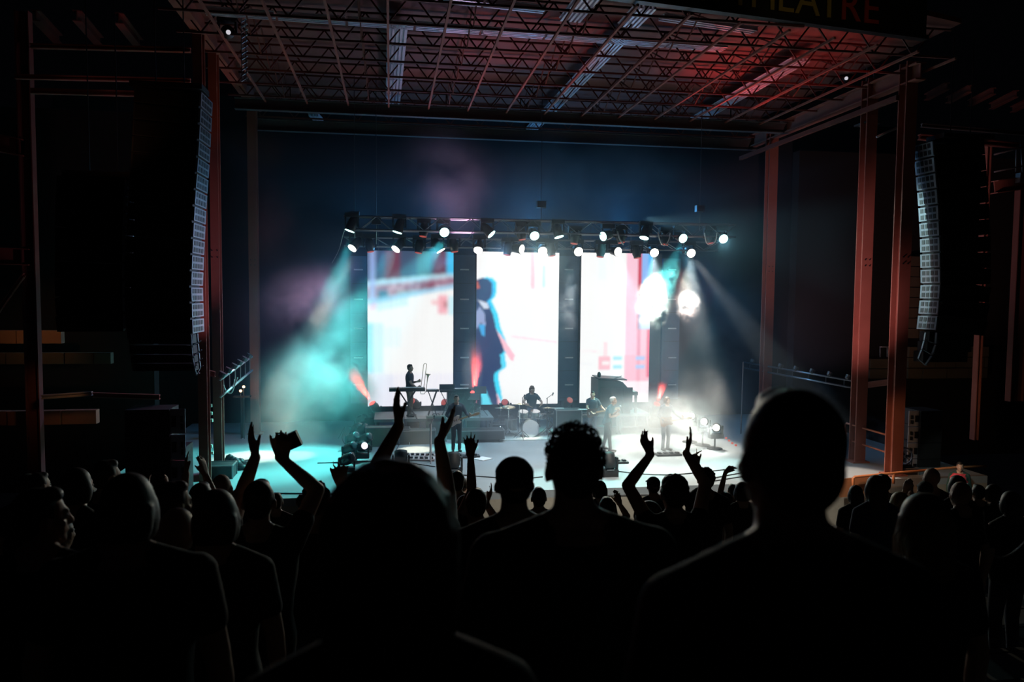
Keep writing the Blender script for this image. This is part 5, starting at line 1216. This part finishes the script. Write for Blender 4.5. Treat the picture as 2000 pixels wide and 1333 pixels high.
for k in range(26):
    a = rs.uniform(-.02, .03); q = rs.uniform(-.03, .03); b.tube([hpW(-.09+a, -.02+q, .05), hpW(-.125+a*.6, -.03+q, -.03), hpW(-.12+a, -.04+q, -.11), hpW(-.10+a*1.5, -.05+q, -.2), hpW(-.085+a*2, -.06+q, -.28-rs.uniform(0, .06))], .0013, 4)
b.build('loose_strands', mat('pale_hair', (.45, .36, .28), .4), tW, True, world=False)['kind'] = 'stuff'
crowd('woman with long blond hair between the big right heads', 1757, 966, 38, .19, hair='long', vox=.012, group=FG, hairm=hair_y, shirt=cloth('ochre', (.12, .09, .02)))
crowd('long-haired woman in blue top right of the largest head', 1711, 932, 40, .19, hair='long', vox=.012, group=FG, hairm=hair_b, shirt=cloth('blue', (.03, .05, .12)))
crowd('long-haired woman behind the broad curly-haired man', 1268, 985, 58, .2, hair='long', vox=.012, group=FG)
crowd('red-haired head below the big raised forearm', 908, 972, 34, .17, hair='medium', vox=.012, group=FG, hairm=mat('red_hair', (.12, .03, .015), .5))
crowd('person holding one hand up just right of the broad curly-haired man', 1185, 975, 30, .16, hair='short', vox=.011, group=FG,
    arms={'R': {'w': (1210, 985), 'tip': (1204, 962), 'e': (1215, 1010), 'dy': .1, 'n': (0, 1, 0), 'curl': .1, 'spread': .02}})
crowd('person lifting two orange-lit hands behind the blond woman', 1775, 968, 22, .16, hair='short', vox=.011, group=FG,
    arms={'L': {'w': (1767, 963), 'tip': (1771, 948), 'e': (1758, 985), 'dy': .1}, 'R': {'w': (1779, 963), 'tip': (1780, 948), 'e': (1790, 985), 'dy': .1}})
# farther heads share a few bodies
proto = {}
def far(label, cx, top, wpx, kind='short', turn=0):
    P, z, H = crowd_spot(cx, top, wpx, .165)
    if kind not in proto:
        t, *_ = person(label, (P.x, P.y, z), 1.75, hair={'raised': 'short'}.get(kind, kind), vox=.014, group='farther audience seen from behind', arms={'L': {'world': False, 'w': (-.2, .15, 1.85), 'tip': (-.18, .15, 2.0), 'n': (1, 0, 0)}, 'R': {'world': False, 'w': (.1, .15, 1.85), 'tip': (.08, .15, 2.0), 'n': (-1, 0, 0)}} if kind == 'raised' else None)
        freeze(t); proto[kind] = t; t.scale = (H/1.75,)*3; t.rotation_euler.z = turn
    else: t = dup(proto[kind], (P.x, P.y, z), turn, label, scale=(H/1.75,)*3)
    return t
for a in (
    ('tiny head at the far left edge beside the pale-cheeked person', 52, 928, 24, 'short', .3), ('head with glowing edge just right of the pale-cheeked person', 72, 925, 22, 'short', -.6),
    ('long-haired head left of the tall head above the left crowd', 147, 918, 42, 'medium', -.5), ('second long-haired head left of the dark stack', 165, 935, 34, 'long', 0),
    ('tall head rising above the crowd left of the dark stack', 203, 901, 34, 'short', -.7), ('bare head right of the tall head at left', 228, 925, 26, 'bald', 0),
    ('small head between the hooded person and the waving man', 456, 960, 18, 'short', 0), ('small head under the phone hand', 540, 965, 24, 'short', 0), ('small head right of the phone arm', 590, 968, 22, 'curly', .2),
    ('round head just left of the slim raised arm', 893, 922, 28, 'short', 0), ('narrow head right beside the slim raised arm', 909, 936, 15, 'short', 0),
    ('round head between the cap and the curly-haired man', 1053, 954, 32, 'short', 0), ('head peeking out right of the broad man\'s ear', 1172, 941, 24, 'medium', .2),
    ('capped head between the clapping woman\'s left arm and her hair', 1277, 934, 25, 'cap', 0), ('small capped head left of the drooping hand', 1400, 972, 20, 'cap', 0),
    ('small head just left of the largest head', 1431, 947, 19, 'short', 0), ('dark head touching the largest head at its left', 1450, 944, 28, 'medium', 0),
    ('bare head left of the steward above the right crowd', 1822, 915, 28, 'bald', 0), ('capped head below the bare head at right', 1808, 943, 28, 'cap', -.4),
    ('head just below the steward', 1871, 931, 30, 'medium', 0), ('bare round head at right below the steward', 1880, 942, 40, 'bald', 0),
    ('head right of the bare round head', 1912, 948, 24, 'short', 0), ('head near the right edge with a lit cheek', 1941, 948, 26, 'medium', .8), ('last head at the right edge', 1976, 962, 34, 'long', 0),
    ('head behind the blue-topped woman', 1727, 928, 26, 'short', 0), ('low head left of the blue-topped woman', 1672, 950, 26, 'long', 0), ('low head between the blond woman and the bare heads', 1838, 965, 26, 'short', 0),
    ('pair of arms raised low at the left of the hooded person', 310, 962, 20, 'raised', 0)): far(*a)
# heads hidden in the unlit crowd below the visible ones
rg = random.Random(11); n_ = 0
spots = []
for row in range(4, 19):
    Y = row*.9+.1; z = tier_z(row)
    for x in np.arange(-6.5, 17.5, .72):
        X = x+rg.uniform(-.1, .1)+(row % 2)*.36
        v = Vector((X, Y, z+1.62))-CAM; dep = v.dot(_f); px = 1000+F*v.dot(_r)/dep; py = 666.5-F*v.dot(_u)/dep
        if -20 < px < 2020 and py > 985 and py < 1420: spots.append((X, Y, z, px, py))
rg.shuffle(spots)
occ = [o.location for o in COL.objects if o.get('category') == 'person']
ANCH = {'capped man': (1005, 900), 'broad curly-haired man': (1123, 850), 'largest right head': (1551, 800), 'blurred hooded head': (760, 950), 'clapping curly-haired woman': (1317, 940), 'man waving and holding a phone': (505, 945), 'blond woman': (1757, 970), 'steward': (1874, 910), 'big dark head near the left stack': (250, 935), 'pale-cheeked person': (80, 955), 'woman with pale strands': (1806, 975), 'bare-headed man at left': (345, 1000)}
KW = {'short': 'short-haired', 'medium': 'medium-haired', 'long': 'long-haired', 'bald': 'bare-headed', 'cap': 'capped', 'curly': 'curly-haired'}; CNT = {}
def dark_label(kind, px, py):
    a = min(ANCH, key=lambda k: (ANCH[k][0]-px)**2+(ANCH[k][1]-py)**2*.5); sd = 'left' if px < ANCH[a][0] else 'right'; k = (kind, a, sd); CNT[k] = CNT.get(k, 0)+1
    return '%s%s person in the dark, low %s of the %s' % ('' if CNT[k] == 1 else ordn[min(9, CNT[k]-1)]+' ', KW[kind], sd, a)
for X, Y, z, px, py in spots:
    if n_ >= 75: break
    if any(abs(o.x-X) < .5 and abs(o.y-Y) < .5 for o in occ): continue
    kind = rg.choice(['short', 'medium', 'long', 'bald', 'cap', 'curly']); h = rg.uniform(.86, .92)
    t = dup(proto[kind], (X, Y, z), rg.uniform(-.3, .3), dark_label(kind, px, py), 'audience lost in the dark', scale=(h,)*3); occ.append(t.location); n_ += 1

# ---------------------------------------------------------------- haze and smoke
def vol_mat(name, dens, col, scale=1.2, thr=.42, hetero=True, ani=.25, soft=.35):
    m = bpy.data.materials.new(name); m.use_nodes = True; nt = m.node_tree; nt.nodes.clear()
    out = nt.nodes.new('ShaderNodeOutputMaterial'); v = nt.nodes.new('ShaderNodeVolumeScatter'); v.inputs['Color'].default_value = (*col, 1); v.inputs['Anisotropy'].default_value = ani
    nt.links.new(v.outputs[0], out.inputs['Volume'])
    if not hetero: v.inputs['Density'].default_value = dens; return m
    tc = nt.nodes.new('ShaderNodeTexCoord')
    ln_ = nt.nodes.new('ShaderNodeVectorMath'); ln_.operation = 'LENGTH'; nt.links.new(tc.outputs['Object'], ln_.inputs[0])
    fo = nt.nodes.new('ShaderNodeMapRange'); fo.interpolation_type = 'SMOOTHSTEP'; fo.inputs['From Min'].default_value = 1.0; fo.inputs['From Max'].default_value = soft; nt.links.new(ln_.outputs['Value'], fo.inputs['Value'])
    ge = nt.nodes.new('ShaderNodeNewGeometry'); nz = nt.nodes.new('ShaderNodeTexNoise'); nz.inputs['Scale'].default_value = scale; nz.inputs['Detail'].default_value = 3.5; nz.inputs['Roughness'].default_value = .55; nz.inputs['Distortion'].default_value = .4
    nt.links.new(ge.outputs['Position'], nz.inputs['Vector'])
    mr = nt.nodes.new('ShaderNodeMapRange'); mr.inputs['From Min'].default_value = thr; mr.inputs['From Max'].default_value = .75; nt.links.new(nz.outputs['Fac'], mr.inputs['Value'])
    a = nt.nodes.new('ShaderNodeMath'); a.operation = 'MULTIPLY'; nt.links.new(fo.outputs[0], a.inputs[0]); nt.links.new(mr.outputs[0], a.inputs[1])
    c = nt.nodes.new('ShaderNodeMath'); c.operation = 'MULTIPLY'; nt.links.new(a.outputs[0], c.inputs[0]); c.inputs[1].default_value = dens
    nt.links.new(c.outputs[0], v.inputs['Density']); return m
b = MB(); b.box((4.4, 24.6, 4.6), (17.6, 10.4, 8.8)); o = b.build('haze', vol_mat('thin_haze', .012, (.5, .75, 1), hetero=False, ani=.3)); tag(o, 'thin haze over the whole stage, blue light put into its colour', 'haze', kind='stuff')  # scatter colour carries the blue of the stage light; haze itself is white
def puff(label, px, py, Y, rx, rz, dens, ry=None, tilt=0, scale=1.2, thr=.36, soft=.2):
    c = at_y(px, py, Y); k = Y/F
    me_ = MB().ball((0, 0, 0), 1, 24).mesh('smoke'); o = bpy.data.objects.new('smoke', me_); COL.objects.link(o); WM[o.name] = Matrix()
    o.location = c; o.scale = (rx*k, (ry or (rx+rz)/2)*k, rz*k); o.rotation_euler = (0, tilt, 0)
    me_.materials.append(vol_mat('smoke', dens, (.95, .97, 1), scale, thr, soft=soft)); tag(o, label, 'smoke', kind='stuff'); return o
puff('big teal smoke plume left of the left screen', 622, 765, 23.8, 135, 190, .7, 75, tilt=R(32), scale=.7, thr=.34)
puff('mauve smoke drifting above the teal plume', 612, 590, 24.6, 125, 100, .5, 60, scale=.7, thr=.36)
puff('faint mauve smoke above the truss', 865, 350, 24.6, 140, 120, .26, 60, scale=.55, thr=.36)
puff('grey smoke low over the stage at right', 1290, 838, 22.9, 195, 90, 3.0, 60, scale=.8, thr=.34)
puff('grey smoke rising behind the small white side lamps', 1395, 800, 24.5, 120, 120, .5, 50, tilt=R(-20), scale=.8, thr=.36)
puff('low smoke spilling behind the largest head towards the handrail', 1672, 860, 21.5, 110, 62, 1.3, 40, scale=1.2, thr=.40)
puff('small wisp of teal smoke under the right lighting bar', 1610, 765, 25, 60, 26, .3, 30, tilt=R(25), scale=1.3, thr=.38)
puff('bright white smoke puff beside the right screen', 1274, 590, 25.7, 42, 66, 5.0, 28, scale=2.6, thr=.44)
puff('small bright white smoke puff at the right', 1344, 598, 25.7, 31, 38, 5.0, 22, scale=3.0, thr=.43)
puff('teal smoke wisps between the two bright puffs', 1306, 560, 25.4, 60, 62, 1.6, 30, scale=2.0, thr=.42)
puff('thin smoke in the gap between the middle and right screens', 1110, 600, 25.9, 32, 90, .9, 28, scale=2.0, thr=.42)
puff('smoke wisp left of the teal plume by the wing', 535, 760, 25, 40, 70, .3, 30, scale=1.2, thr=.36)
puff('red-lit smoke at the lamp left of the left screen', 710, 756, 27.3, 34, 52, 3.0, 34, tilt=R(-30), scale=1.2, thr=.05)
puff('red-lit smoke in the gap left of the walking figure', 922, 720, 26.8, 26, 75, 1.6, 34, scale=1.3, thr=.2)
puff('orange-lit smoke around the lamp right of the organ', 1284, 775, 27.4, 38, 34, 1.6, 30, scale=1.3, thr=.15)
puff('milky low haze around the musicians', 1010, 845, 24.3, 430, 110, .36, 80, scale=.6, thr=.28, soft=.1)
puff('faint navy smoke above the right half of the truss', 1180, 345, 26.0, 330, 110, .10, 90, scale=.5, thr=.34)
puff('dim navy smoke right of the right screen', 1420, 640, 26.2, 130, 200, .12, 70, scale=.8, thr=.40)
puff('navy smoke left of the left screen above the plume', 560, 430, 26.0, 130, 120, .10, 80, scale=.6, thr=.36)
